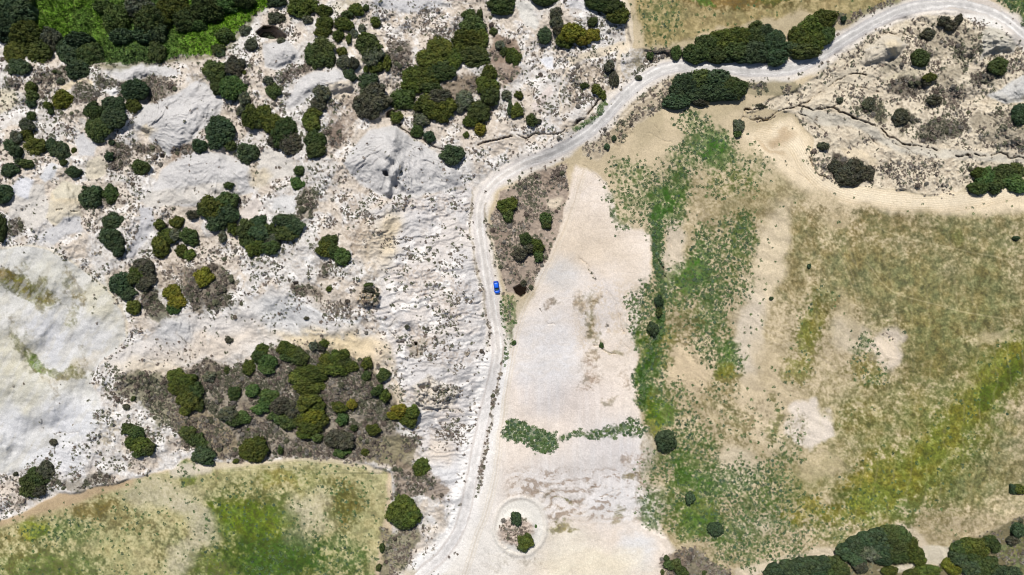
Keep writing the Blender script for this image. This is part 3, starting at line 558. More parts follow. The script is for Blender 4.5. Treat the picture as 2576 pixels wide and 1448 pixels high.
# gullies and cracks: (points, width, depth)
CRK = [(T("20","40,1030 120,1045 200,1020 300,1020 370,1000 400,970"), 4, 1.6), (T("20","400,970 470,960 500,930 560,890 620,830 680,770"), 7, 3.2),
    (T("10","1110,960 1200,1030 1290,1080 1400,1140"), 4, 2.2), (T("10","1660,1090 1750,1060 1830,1060 1931,1030"), 6, 2.6),
    (T("30","-60,900 0,880 60,850 120,840 190,815 260,780 330,730 400,690 480,640 560,590 640,560 740,600"), 4, 1.8),
    (T("30","190,815 260,805 320,820 360,800 440,830 500,845 560,870"), 4.5, 2.2), (T("30","560,870 640,900 720,930 800,950"), 7, 3.0),
    (T("30","240,870 330,910 420,970 440,990"), 3.5, 1.4), (T("30","480,650 600,630 700,680 800,700 860,720"), 3, 1.1), (T("30","850,960 900,1020 960,1050 1010,1080"), 4.5, 2.0),
    (T("30","1010,1080 1025,1088"), 6, 3), (T("30","1040,1087 1062,1090"), 6, 3), (T("30","1090,1090 1150,1105"), 6, 2.6), (T("30","1180,1108 1205,1112"), 4, 2), (T("30","1240,1120 1290,1130"), 6, 2.6),
    (T("30","1425,1180 1510,1185"), 6, 3), (T("30","1560,1175 1640,1180"), 4.5, 2), (T("30","1700,1165 1800,1165 1860,1190 1960,1225"), 4, 2), (T("30","460,840 520,800 540,760"), 3, 1.2),
    (T("30","870,250 960,260 1020,250 1060,270"), 3.5, 1.5), (T("30","330,1180 340,1250 380,1320 450,1370"), 4, 1.2), (T("30","750,1040 830,1080 900,1100"), 2.6, .6), (T("30","950,1080 1050,1120 1120,1180"), 2.6, .7),
    (T("20","1730,890 1760,830 1830,805 1900,800"), 5, 1.8), (T("20","1740,870 1830,885 1990,880"), 4, 1.2),
    (T("21","1115,520 1135,560 1130,600 1150,640"), 5, 2.0), (T("21","700,770 770,830 800,920 840,1000 850,1050"), 3, .9), (T("21","740,980 790,1080 850,1150 900,1190"), 2.6, .6),
    (T("21","640,1165 720,1210 780,1230"), 3.5, 1.2), (T("21","490,470 550,510 590,600 630,650"), 2.6, .7), (T("21","190,880 250,930 260,970 350,1010"), 2.2, .5),(T("21","1190,300 1200,420"), 2.2, .6),
    (T("11","1100,950 1000,1010 1060,1100 1140,1140"), 3.5, 1.2), (T("11","1210,1140 1220,1190 1200,1230"), 6, 2.4), (T("11","1650,500 1660,580 1690,640"), 3.5, 1.0), (T("11","1265,1310 1400,1325 1500,1380"), 4, .9), (T("11","850,870 950,890 1050,940"), 3, .8),
    (T("12","1200,130 1260,180 1330,200 1450,200 1560,220"), 4.5, 1.8), (T("12","1200,60 1290,100 1300,30 1240,10"), 3.5, 1.2), (T("12","1240,260 1350,265 1450,262"), 3, .6),
    (T("02","320,280 325,370"), 3.5, .8), (T("02","430,400 500,380 600,350"), 3, .8), (T("02","780,170 830,200 870,350"), 2.6, .5), (T("01","1320,1060 1400,1150 1470,1240"), 3.5, .9),
    (T("32","880,1200 1000,1210"), 2, .3), (T("22","180,800 260,850 310,880"), 3, .7), (T("22","680,860 820,815"), 2.6, .5),
    (T("20","1080,960 1150,1060"), 2.2, .4), (T("20","1020,1000 1200,1080"), 2.2, .4), (T("20","560,1250 680,1400"), 2.2, .4), (T("31","880,1080 960,1150"), 2.2, .4), (T("30","0,950 100,980 200,960"), 2, .3),
    (T("30","130,1230 240,1310 330,1370"), 2.4, .4)]
for pts, wd, dp in CRK:
    r = line(pts, wd*.62, 1.3, .7); wob = np.clip(.1+1.5*N_clump[r.s]*.5+.9*N_mid[r.s]-.25, 0, 1.3)
    HT[r.s] -= r.m*dp*wob
    sh = line(pts, wd*3.5, wd, .5); tint(sh, (184,170,148), .16*min(dp, 1.6))
    setv(HEATH, sh, .12)
# sinkholes and scarps
for pts, dp in [(T("21","10,725 60,700 110,725 95,770 70,795 30,770"), 7), (T("10","0,250 60,200 130,200 230,270 225,295 130,300 40,290"), 7), (T("10","985,850 1020,830 1050,850 1020,890 985,885"), 6),
    (T("10","952,1290 985,1290 1000,1330 975,1330 955,1315"), 3.5), (T("11","1195,1135 1215,1132 1215,1160 1200,1160"), 3.5), (T("11","1055,1130 1120,1125 1120,1145 1070,1142"), 2.5), (T("11","540,528 568,528 568,543 545,543"), 2.5),
    (T("11","280,685 320,680 320,700 285,705"), 2.5), (T("11","45,625 75,620 75,635 50,640"), 2), (T("22","-1360,0 -1359,1 -1358,0"), 0), (T("01","420,130 475,130 470,142 425,140"), 1), (T("01","530,145 590,150 580,156 530,152"), 1.2),
    (T("00","1210,1170 1250,1170 1245,1200 1215,1195"), 3), (T("10","1080,930 1105,935 1090,950"), 3)]:
    if dp == 0: continue
    r = poly(pts, 1.6, .15); HT[r.s] -= r.m*dp; setv(HEATH, r, 0)
# crag standing left of the slope
r = ell(925, 745, 24, 24, 0, .4, .8); HT[r.s] += r.m*2.6; setv(ROUGH, r, .8); tint(r, (190,168,134), .8); HT[r.s] += (N_mid[r.s]-.5)*2.5*r.m; setv(HEATH, r, .7)
r = poly(T("12","1170,0 1300,-60 1540,60 1500,160 1400,210 1220,150"), 5, .6); HT[r.s] += r.m*(.8+(N_mid[r.s]-.5)*2.6); tint(r, (206,196,180), .6)
# ring berm and islet
r = line([(1308+66*math.cos(t*.45), 1325+74*math.sin(t*.45)) for t in range(15)], 8, 4, .1); HT[r.s] += r.m*.35
r = ell(1300,1335,42,46,0,.3,.4); HT[r.s] += r.m*1.0
# the road bed is smoothed across
rb = line(ROAD, 34, 5, .1, False)
sm = HT[rb.s].copy()
for _ in range(40):
    sm[1:-1, 1:-1] = (sm[:-2, 1:-1]+sm[2:, 1:-1]+sm[1:-1, :-2]+sm[1:-1, 2:])/4
HT[rb.s] = HT[rb.s]*(1-rb.m)+(sm+.04*(N_mid[rb.s]-.5)-.05*np.exp(-((rb.d-8.5)/2.5)**2))*rb.m
# long faint working marks across the right field
ca_, sa_ = math.cos(math.radians(24)), math.sin(math.radians(24))
al_ = (U*ca_+V*sa_)+W1*50; ac_ = (-U*sa_+V*ca_)+W2*50+.0002*(U-2000)**2
stk = spread(fbm(al_*.10, ac_, 8, 3, 1)); fr = np.zeros((NY, NX)); fr[right.s] = right.m
GC *= (1+.26*(stk-.5)*fr)[..., None]
c_ = np.hypot(U-1560+W1*30, (V-980)*.7+W2*30); ln = np.clip(np.cos(c_*.16)*8-7, 0, 1)*N_clump*fr*ss((U-1900)/120)
GC = GC*(1-.16*ln[...,None])+lin((214,204,166))*.16*ln[...,None]
# beyond the photographed plot everything runs out into open dry grassland
OUT = np.maximum(np.maximum(-U, U-2576), np.maximum(-V, V-1448))
fo = ss((OUT-90+(N_big-.5)*160+(N_huge-.5)*260)/120)
oc = lin((150,140,92))*(1-N_huge[...,None])+lin((176,160,122))*N_huge[...,None]
oc = oc*(.8+.4*np.where(OUT > 900, .5, N_clump))[...,None]
pb = (fo*ss((spread(fbm(U+W1*0, V, 900, 3, 12))-.55)*6))[...,None]; oc = oc*(1-pb*.6)+lin((206,198,184))*pb*.6
GC = GC*(1-fo[...,None])+oc*fo[...,None]
for A_ in (HEATH, HERB, ROUGH, UND): A_ *= (1-fo)
INN = 1-ss((OUT-250)/500)
# fine colour grain of the soil
g = (.86+.28*(N_fine*.6+N_mid*.4)); GC *= (1+(g-1)*.55*INN)[..., None]
GC *= (.95+.10*N_big)[..., None]

# ------------------------------------------------------------------ ground sheet; a point keeps its bearing from the drone whatever its height
def place(u, v, h):
    k = 1 - h/HC
    return (u-CU)*S*k, (CV-v)*S*k, h
from_idx = lambda u, v: (np.interp(v, vs, np.arange(NY)), np.interp(u, us, np.arange(NX)))
def samp(A, u, v):
    y, x = from_idx(u, v); y = np.asarray(y); x = np.asarray(x)
    y0 = np.clip(np.floor(y).astype(int), 0, NY-2); x0 = np.clip(np.floor(x).astype(int), 0, NX-2)
    fy = y-y0; fx = x-x0
    return (A[y0,x0]*(1-fx)+A[y0,x0+1]*fx)*(1-fy)+(A[y0+1,x0]*(1-fx)+A[y0+1,x0+1]*fx)*fy
X, Y, Z = place(U, V, HT)
def raw_mesh(name, co, faces, col=None, smooth=False, mats=()):
    """faces: (n,3) or (n,4) int array"""
    me = bpy.data.meshes.new(name)
    co = np.ascontiguousarray(co, np.float32); faces = np.ascontiguousarray(faces, np.int32)
    n, k = faces.shape
    me.vertices.add(len(co)); me.vertices.foreach_set("co", co.ravel())
    me.loops.add(n*k); me.loops.foreach_set("vertex_index", faces.ravel())
    me.polygons.add(n); me.polygons.foreach_set("loop_start", np.arange(0, n*k, k, dtype=np.int32))
    me.polygons.foreach_set("use_smooth", np.full(n, smooth))
    if col is not None:
        a = me.color_attributes.new("tone", 'FLOAT_COLOR', 'POINT')
        c4 = np.ones((len(co), 4), np.float32); c4[:, :3] = col
        a.data.foreach_set("color", c4.ravel())
    me.update(calc_edges=True)
    for m_ in mats: me.materials.append(m_)
    return me
def new_obj(name, me, parent=None):
    o = bpy.data.objects.new(name, me); COL.objects.link(o)
    if parent: o.parent = parent
    return o

# ------------------------------------------------------------------ materials
def mat(name):
    m_ = bpy.data.materials.new(name); m_.use_nodes = True
    b = m_.node_tree.nodes["Principled BSDF"]
    b.inputs["Specular IOR Level"].default_value = .2
    return m_, m_.node_tree, b
def soil_mat():
    m_, t, b = mat("clay_and_soil")
    at = t.nodes.new("ShaderNodeVertexColor"); at.layer_name = "tone"
    tc = t.nodes.new("ShaderNodeTexCoord")
    n1 = t.nodes.new("ShaderNodeTexNoise"); n1.inputs["Scale"].default_value = 2.6; n1.inputs["Detail"].default_value = 6; n1.inputs["Roughness"].default_value = .7
    n2 = t.nodes.new("ShaderNodeTexVoronoi"); n2.inputs["Scale"].default_value = 1.1
    t.links.new(tc.outputs["Object"], n1.inputs["Vector"]); t.links.new(tc.outputs["Object"], n2.inputs["Vector"])
    mr = t.nodes.new("ShaderNodeMapRange"); mr.inputs[1].default_value = .3; mr.inputs[2].default_value = .7; mr.inputs[3].default_value = .79; mr.inputs[4].default_value = 1.20
    t.links.new(n1.outputs[0], mr.inputs[0])
    mx = t.nodes.new("ShaderNodeMix"); mx.data_type = 'RGBA'; mx.blend_type = 'MULTIPLY'; mx.inputs[0].default_value = 1
    t.links.new(at.outputs[0], mx.inputs[6]); t.links.new(mr.outputs[0], mx.inputs[7])
    t.links.new(mx.outputs[2], b.inputs["Base Color"])
    bp = t.nodes.new("ShaderNodeBump"); bp.inputs["Strength"].default_value = .6; bp.inputs["Distance"].default_value = .16
    t.links.new(n1.outputs[0], bp.inputs["Height"]); t.links.new(bp.outputs[0], b.inputs["Normal"])
    b.inputs["Roughness"].default_value = .95
    return m_
M_SOIL = soil_mat()
def leaf_mat(name, rgb, rgb2, attr=True, sat=1.0):
    m_, t, b = mat(name)
    a = [float(x) for x in rgb]; c = [float(x) for x in rgb2]
    tc = t.nodes.new("ShaderNodeTexCoord"); oi = t.nodes.new("ShaderNodeObjectInfo")
    n1 = t.nodes.new("ShaderNodeTexNoise"); n1.inputs["Scale"].default_value = 2.2; n1.inputs["Detail"].default_value = 5
    ad = t.nodes.new("ShaderNodeVectorMath"); ad.operation = 'ADD'
    t.links.new(tc.outputs["Object"], ad.inputs[0]); t.links.new(oi.outputs["Random"], ad.inputs[1]); t.links.new(ad.outputs[0], n1.inputs["Vector"])
    r = t.nodes.new("ShaderNodeValToRGB"); r.color_ramp.elements[0].position = .34; r.color_ramp.elements[1].position = .68
    r.color_ramp.elements[0].color = (*a, 1); r.color_ramp.elements[1].color = (*c, 1)
    t.links.new(n1.outputs[0], r.inputs[0])
    last = r.outputs[0]
    if attr:
        at = t.nodes.new("ShaderNodeVertexColor"); at.layer_name = "tone"
        mx = t.nodes.new("ShaderNodeMix"); mx.data_type = 'RGBA'; mx.blend_type = 'MULTIPLY'; mx.inputs[0].default_value = 1
        t.links.new(last, mx.inputs[6]); t.links.new(at.outputs[0], mx.inputs[7]); last = mx.outputs[2]
    hs = t.nodes.new("ShaderNodeHueSaturation"); hs.inputs["Saturation"].default_value = sat
    mr = t.nodes.new("ShaderNodeMapRange"); mr.inputs[3].default_value = .8; mr.inputs[4].default_value = 1.25
    t.links.new(oi.outputs["Random"], mr.inputs[0]); t.links.new(mr.outputs[0], hs.inputs["Value"])
    m3 = t.nodes.new("ShaderNodeMapRange"); m3.inputs[3].default_value = .515; m3.inputs[4].default_value = .478
    ml = t.nodes.new("ShaderNodeMath"); ml.operation = 'FRACT'; m4 = t.nodes.new("ShaderNodeMath"); m4.operation = 'MULTIPLY'; m4.inputs[1].default_value = 7.3
    t.links.new(oi.outputs["Random"], m4.inputs[0]); t.links.new(m4.outputs[0], ml.inputs[0]); t.links.new(ml.outputs[0], m3.inputs[0]); t.links.new(m3.outputs[0], hs.inputs["Hue"])
    t.links.new(last, hs.inputs["Color"]); t.links.new(hs.outputs[0], b.inputs["Base Color"])
    b.inputs["Roughness"].default_value = .7
    return m_
def tone_mat(name, rough=.85):
    m_, t, b = mat(name)
    at = t.nodes.new("ShaderNodeVertexColor"); at.layer_name = "tone"
    n1 = t.nodes.new("ShaderNodeTexNoise"); n1.inputs["Scale"].default_value = 3
    tc = t.nodes.new("ShaderNodeTexCoord"); t.links.new(tc.outputs["Object"], n1.inputs["Vector"])
    mr = t.nodes.new("ShaderNodeMapRange"); mr.inputs[3].default_value = .7; mr.inputs[4].default_value = 1.3; t.links.new(n1.outputs[0], mr.inputs[0])
    mx = t.nodes.new("ShaderNodeMix"); mx.data_type = 'RGBA'; mx.blend_type = 'MULTIPLY'; mx.inputs[0].default_value = 1
    t.links.new(at.outputs[0], mx.inputs[6]); t.links.new(mr.outputs[0], mx.inputs[7]); t.links.new(mx.outputs[2], b.inputs["Base Color"])
    b.inputs["Roughness"].default_value = rough
    return m_
M_TONE = tone_mat("low_plants")
LEAF = {  # dark, light tone of the foliage
 'b': leaf_mat("foliage_bluish_green", (0.029,0.050,0.023), (0.052,0.084,0.038)),
 'd': leaf_mat("foliage_dark_green", (0.034,0.054,0.016), (0.066,0.092,0.027)),
 'o': leaf_mat("foliage_olive_green", (0.038,0.056,0.011), (0.088,0.111,0.020)),
 'y': leaf_mat("foliage_yellow_green", (0.086,0.095,0.011), (0.150,0.150,0.018)),
 'g': leaf_mat("foliage_fresh_green", (0.041,0.077,0.020), (0.076,0.125,0.035)),
 'p': leaf_mat("foliage_grey_green", (0.063,0.075,0.045), (0.113,0.125,0.082)),
 'k': leaf_mat("foliage_brown_grey", (0.041,0.043,0.027), (0.088,0.090,0.059)),
}
M_BARK, t_, b_ = mat("bark"); b_.inputs["Base Color"].default_value = (.10,.075,.055,1); b_.inputs["Roughness"].default_value = .9
nz = t_.nodes.new("ShaderNodeTexNoise"); nz.inputs["Scale"].default_value = 9; rp = t_.nodes.new("ShaderNodeValToRGB")
rp.color_ramp.elements[0].color = (.05,.04,.03,1); rp.color_ramp.elements[1].color = (.17,.13,.10,1)
t_.links.new(nz.outputs[0], rp.inputs[0]); t_.links.new(rp.outputs[0], b_.inputs["Base Color"])

# ------------------------------------------------------------------ ground object
idx = np.arange(NX*NY).reshape(NY, NX)
fc = np.stack([idx[:-1,:-1].ravel(), idx[1:,:-1].ravel(), idx[1:,1:].ravel(), idx[:-1,1:].ravel()], 1)
ground = new_obj("ground", raw_mesh("ground", np.stack([X, Y, Z], -1).reshape(-1, 3), fc, GC.reshape(-1, 3), True, [M_SOIL]))
ground["kind"] = "structure"
# the road bed as its own thin gravel sheet following the ground
P = np.array(ROAD); D = np.gradient(P, axis=0); L = np.hypot(D[:,0], D[:,1])[:,None]; Nn = np.stack([-D[:,1], D[:,0]], 1)/L
# resample finely
dist = np.concatenate([[0], np.cumsum(np.hypot(*np.diff(P, axis=0).T))]); sfine = np.arange(0, dist[-1], 3.0)
PF = np.stack([np.interp(sfine, dist, P[:,0]), np.interp(sfine, dist, P[:,1])], 1)
NF = np.stack([np.interp(sfine, dist, Nn[:,0]), np.interp(sfine, dist, Nn[:,1])], 1); NF /= np.hypot(NF[:,0], NF[:,1])[:,None]
nw = 15; wv = np.linspace(-1, 1, nw)
half = 13.2 + 6.5*(fbm(sfine, sfine*0+3, 22, 5, 2, .8)-.5)*2
half2 = 13.2 + 6.5*(fbm(sfine, sfine*0+40, 22, 5, 6, .8)-.5)*2
hw = np.where(wv[None,:] < 0, half[:,None], half2[:,None])
ru_ = PF[:,0][:,None]+NF[:,0][:,None]*wv[None,:]*hw; rv_ = PF[:,1][:,None]+NF[:,1][:,None]*wv[None,:]*hw
rh = samp(HT, ru_, rv_)+.03-.10*np.abs(wv[None,:])**6
rx, ry, rz = place(ru_, rv_, rh)
n1 = spread(fbm(ru_, rv_, 9, 3, 3)); along = spread(fbm(sfine[:,None]*.10+0*ru_, wv[None,:]*14+0*ru_+30, 3.2, 3, 5))
base = lin((224,216,208)); bright = lin((244,240,235)); grey = lin((198,195,192))
up = ss((ru_-1240)/200)*ss((430-rv_)/60)
base_c = base*(1-up[...,None])+lin((208,204,200))*up[...,None]
wt = np.exp(-((np.abs(wv[None,:])-.52)/.17)**2)*(.25+.75*along)*1.1
rcx = base_c*(1-wt[...,None])+bright*wt[...,None]
ct = np.exp(-(wv[None,:]/.22)**2)*(.35+.65*(1-along)); rcx = rcx*(1-.5*ct[...,None])+grey*.5*ct[...,None]
lo = (ss((rv_-860)/120)*.55)[...,None]; rcx = rcx*(1-lo)+lin((238,235,233))*lo; rcx = rcx*(.88+.24*n1)[...,None]
ri = np.arange(ru_.size).reshape(ru_.shape)
rf = np.stack([ri[:-1,:-1].ravel(), ri[:-1,1:].ravel(), ri[1:,1:].ravel(), ri[1:,:-1].ravel()], 1)
road = new_obj("road", raw_mesh("road", np.stack([rx,ry,rz],-1).reshape(-1,3), rf, rcx.reshape(-1,3), True, [M_SOIL])); road["kind"] = "structure"

# ------------------------------------------------------------------ foliage prototypes
def ico(sub):
    import bmesh
    bm = bmesh.new(); bmesh.ops.create_icosphere(bm, subdivisions=sub, radius=1)
    co = np.array([v_.co[:] for v_ in bm.verts]); f = np.array([[v_.index for v_ in q.verts] for q in bm.faces]); bm.free()
    return co, f
ICO1, ICO2 = ico(1), ico(2)
def leaves(c, r, n, size, rs, zmin=-.3, squash=1.0):
    d = rs.normal(size=(n*3, 3)); d /= np.linalg.norm(d, axis=1)[:,None]; d = d[d[:,2] > zmin][:n]
    p = c + d*r*(rs.uniform(.86, 1.14, (len(d),1)))*np.array([1,1,squash])
    nn = d + rs.normal(size=d.shape)*.45; nn /= np.linalg.norm(nn, axis=1)[:,None]
    a = np.cross(nn, rs.normal(size=d.shape)); a /= np.linalg.norm(a, axis=1)[:,None]; b = np.cross(nn, a)
    s = size*rs.uniform(.6, 1.4, (len(d),1))
    v_ = np.stack([p-a*s*.6, p+b*s+nn*s*.3, p+a*s*.6, p-b*s*.9], 1).reshape(-1, 3)
    i = np.arange(len(d))*4
    f = np.concatenate([np.stack([i, i+1, i+2], 1), np.stack([i, i+2, i+3], 1)])
    return v_, f
def crown(seed, nl, leaf, per, top=.78, spiky=False):
    rs = np.random.RandomState(seed)
    co, fs, cl = [], [], []; n0 = 0
    ph = rs.uniform(0, 6.28, 4); am = rs.uniform(.02, .095, 4)
    rl_ = 1.30/math.sqrt(nl)
    pts = []
    tries = 0
    while len(pts) < nl and tries < 4000:
        tries += 1
        th = rs.uniform(0, 6.28); out = .97-rl_*.75 + sum(am[k]*math.sin((k+2)*th+ph[k]) for k in range(4))*.9
        rho = math.sqrt(rs.uniform(0, 1))*out
        p = np.array([rho*math.cos(th), rho*math.sin(th)])
        if all(np.hypot(*(p-q[:2])) > rl_*(.95-.6*tries/4000) for q in pts):
            z = top*math.sqrt(max(0, 1-(rho/1.08)**2))*rs.uniform(.86, 1.06)
            pts.append(np.array([p[0], p[1], max(z-rl_*.4, rl_*.6)]))
    def add(v_, f, c):
        nonlocal n0
        co.append(v_); fs.append(f+n0); cl.append(np.repeat(c[None], len(v_), 0)); n0 += len(v_)
    # one dense inner body under the clumps
    v0 = ICO2[0].copy(); ang = np.arctan2(v0[:,1], v0[:,0])
    k = .92 + sum(am[j]*np.sin((j+2)*ang+ph[j]) for j in range(4))*.8
    v0 = v0*np.stack([k, k, np.full(len(k), top*.9)], 1); v0[:,2] = np.maximum(v0[:,2], 0)+.02
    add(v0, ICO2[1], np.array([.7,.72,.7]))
    for p in pts:
        r_ = rl_*rs.uniform(.62, 1.35); tn = np.array([1,1,1.])*rs.uniform(.80, 1.2); tn[0] *= rs.uniform(.92, 1.12); tn[2] *= rs.uniform(.85, 1.15)
        v1 = ICO1[0]*(1+rs.uniform(-.16,.16,(len(ICO1[0]),1)))*r_*.86 + p; v1[:,2] = np.maximum(v1[:,2], .0)
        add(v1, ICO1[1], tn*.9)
        v2, f2 = leaves(p, r_, per, leaf, rs); add(v2, f2, tn)
    return np.concatenate(co), np.concatenate(fs), np.concatenate(cl)
PROTO = {}
def protos(kind, n, *a):
    PROTO[kind] = [raw_mesh("crown", *crown(100*len(PROTO)+i, *a), mats=[LEAF['d']]) for i in range(n)]
protos('S', 6, 13, .11, 60, .8)
protos('M', 6, 34, .07, 60, .72)
protos('L', 6, 84, .045, 60, .62)
def trunk_mesh(seed):
    rs = np.random.RandomState(seed); co, fs = [], []; n0 = 0
    def tube(pts, rad, k=7):
        nonlocal n0
        ring = []
        for j, (p, r_) in enumerate(zip(pts, rad)):
            for i in range(k):
                a = 6.283*i/k; ring.append((p[0]+r_*math.cos(a), p[1]+r_*math.sin(a), p[2]))
        co.extend(ring)
        for j in range(len(pts)-1):
            for i in range(k):
                fs.append((n0+j*k+i, n0+j*k+(i+1)%k, n0+(j+1)*k+(i+1)%k, n0+(j+1)*k+i))
        n0 += len(ring)
    tube([(0,0,-.12),(.02,0,.15),(.0,.03,.34),(.03,.0,.5)], [.085,.065,.05,.03])
    for i in range(5):
        a = 6.28*i/5+rs.uniform(-.4,.4); b = rs.uniform(.35,.6)
        tube([(0,.01,.14),(math.cos(a)*b*.5,math.sin(a)*b*.5,.28),(math.cos(a)*b,math.sin(a)*b,.42)], [.04,.028,.012], 5)
    return raw_mesh("trunk", np.array(co), np.array(fs), None, True, [M_BARK])
TRUNKS = [trunk_mesh(3), trunk_mesh(4)]
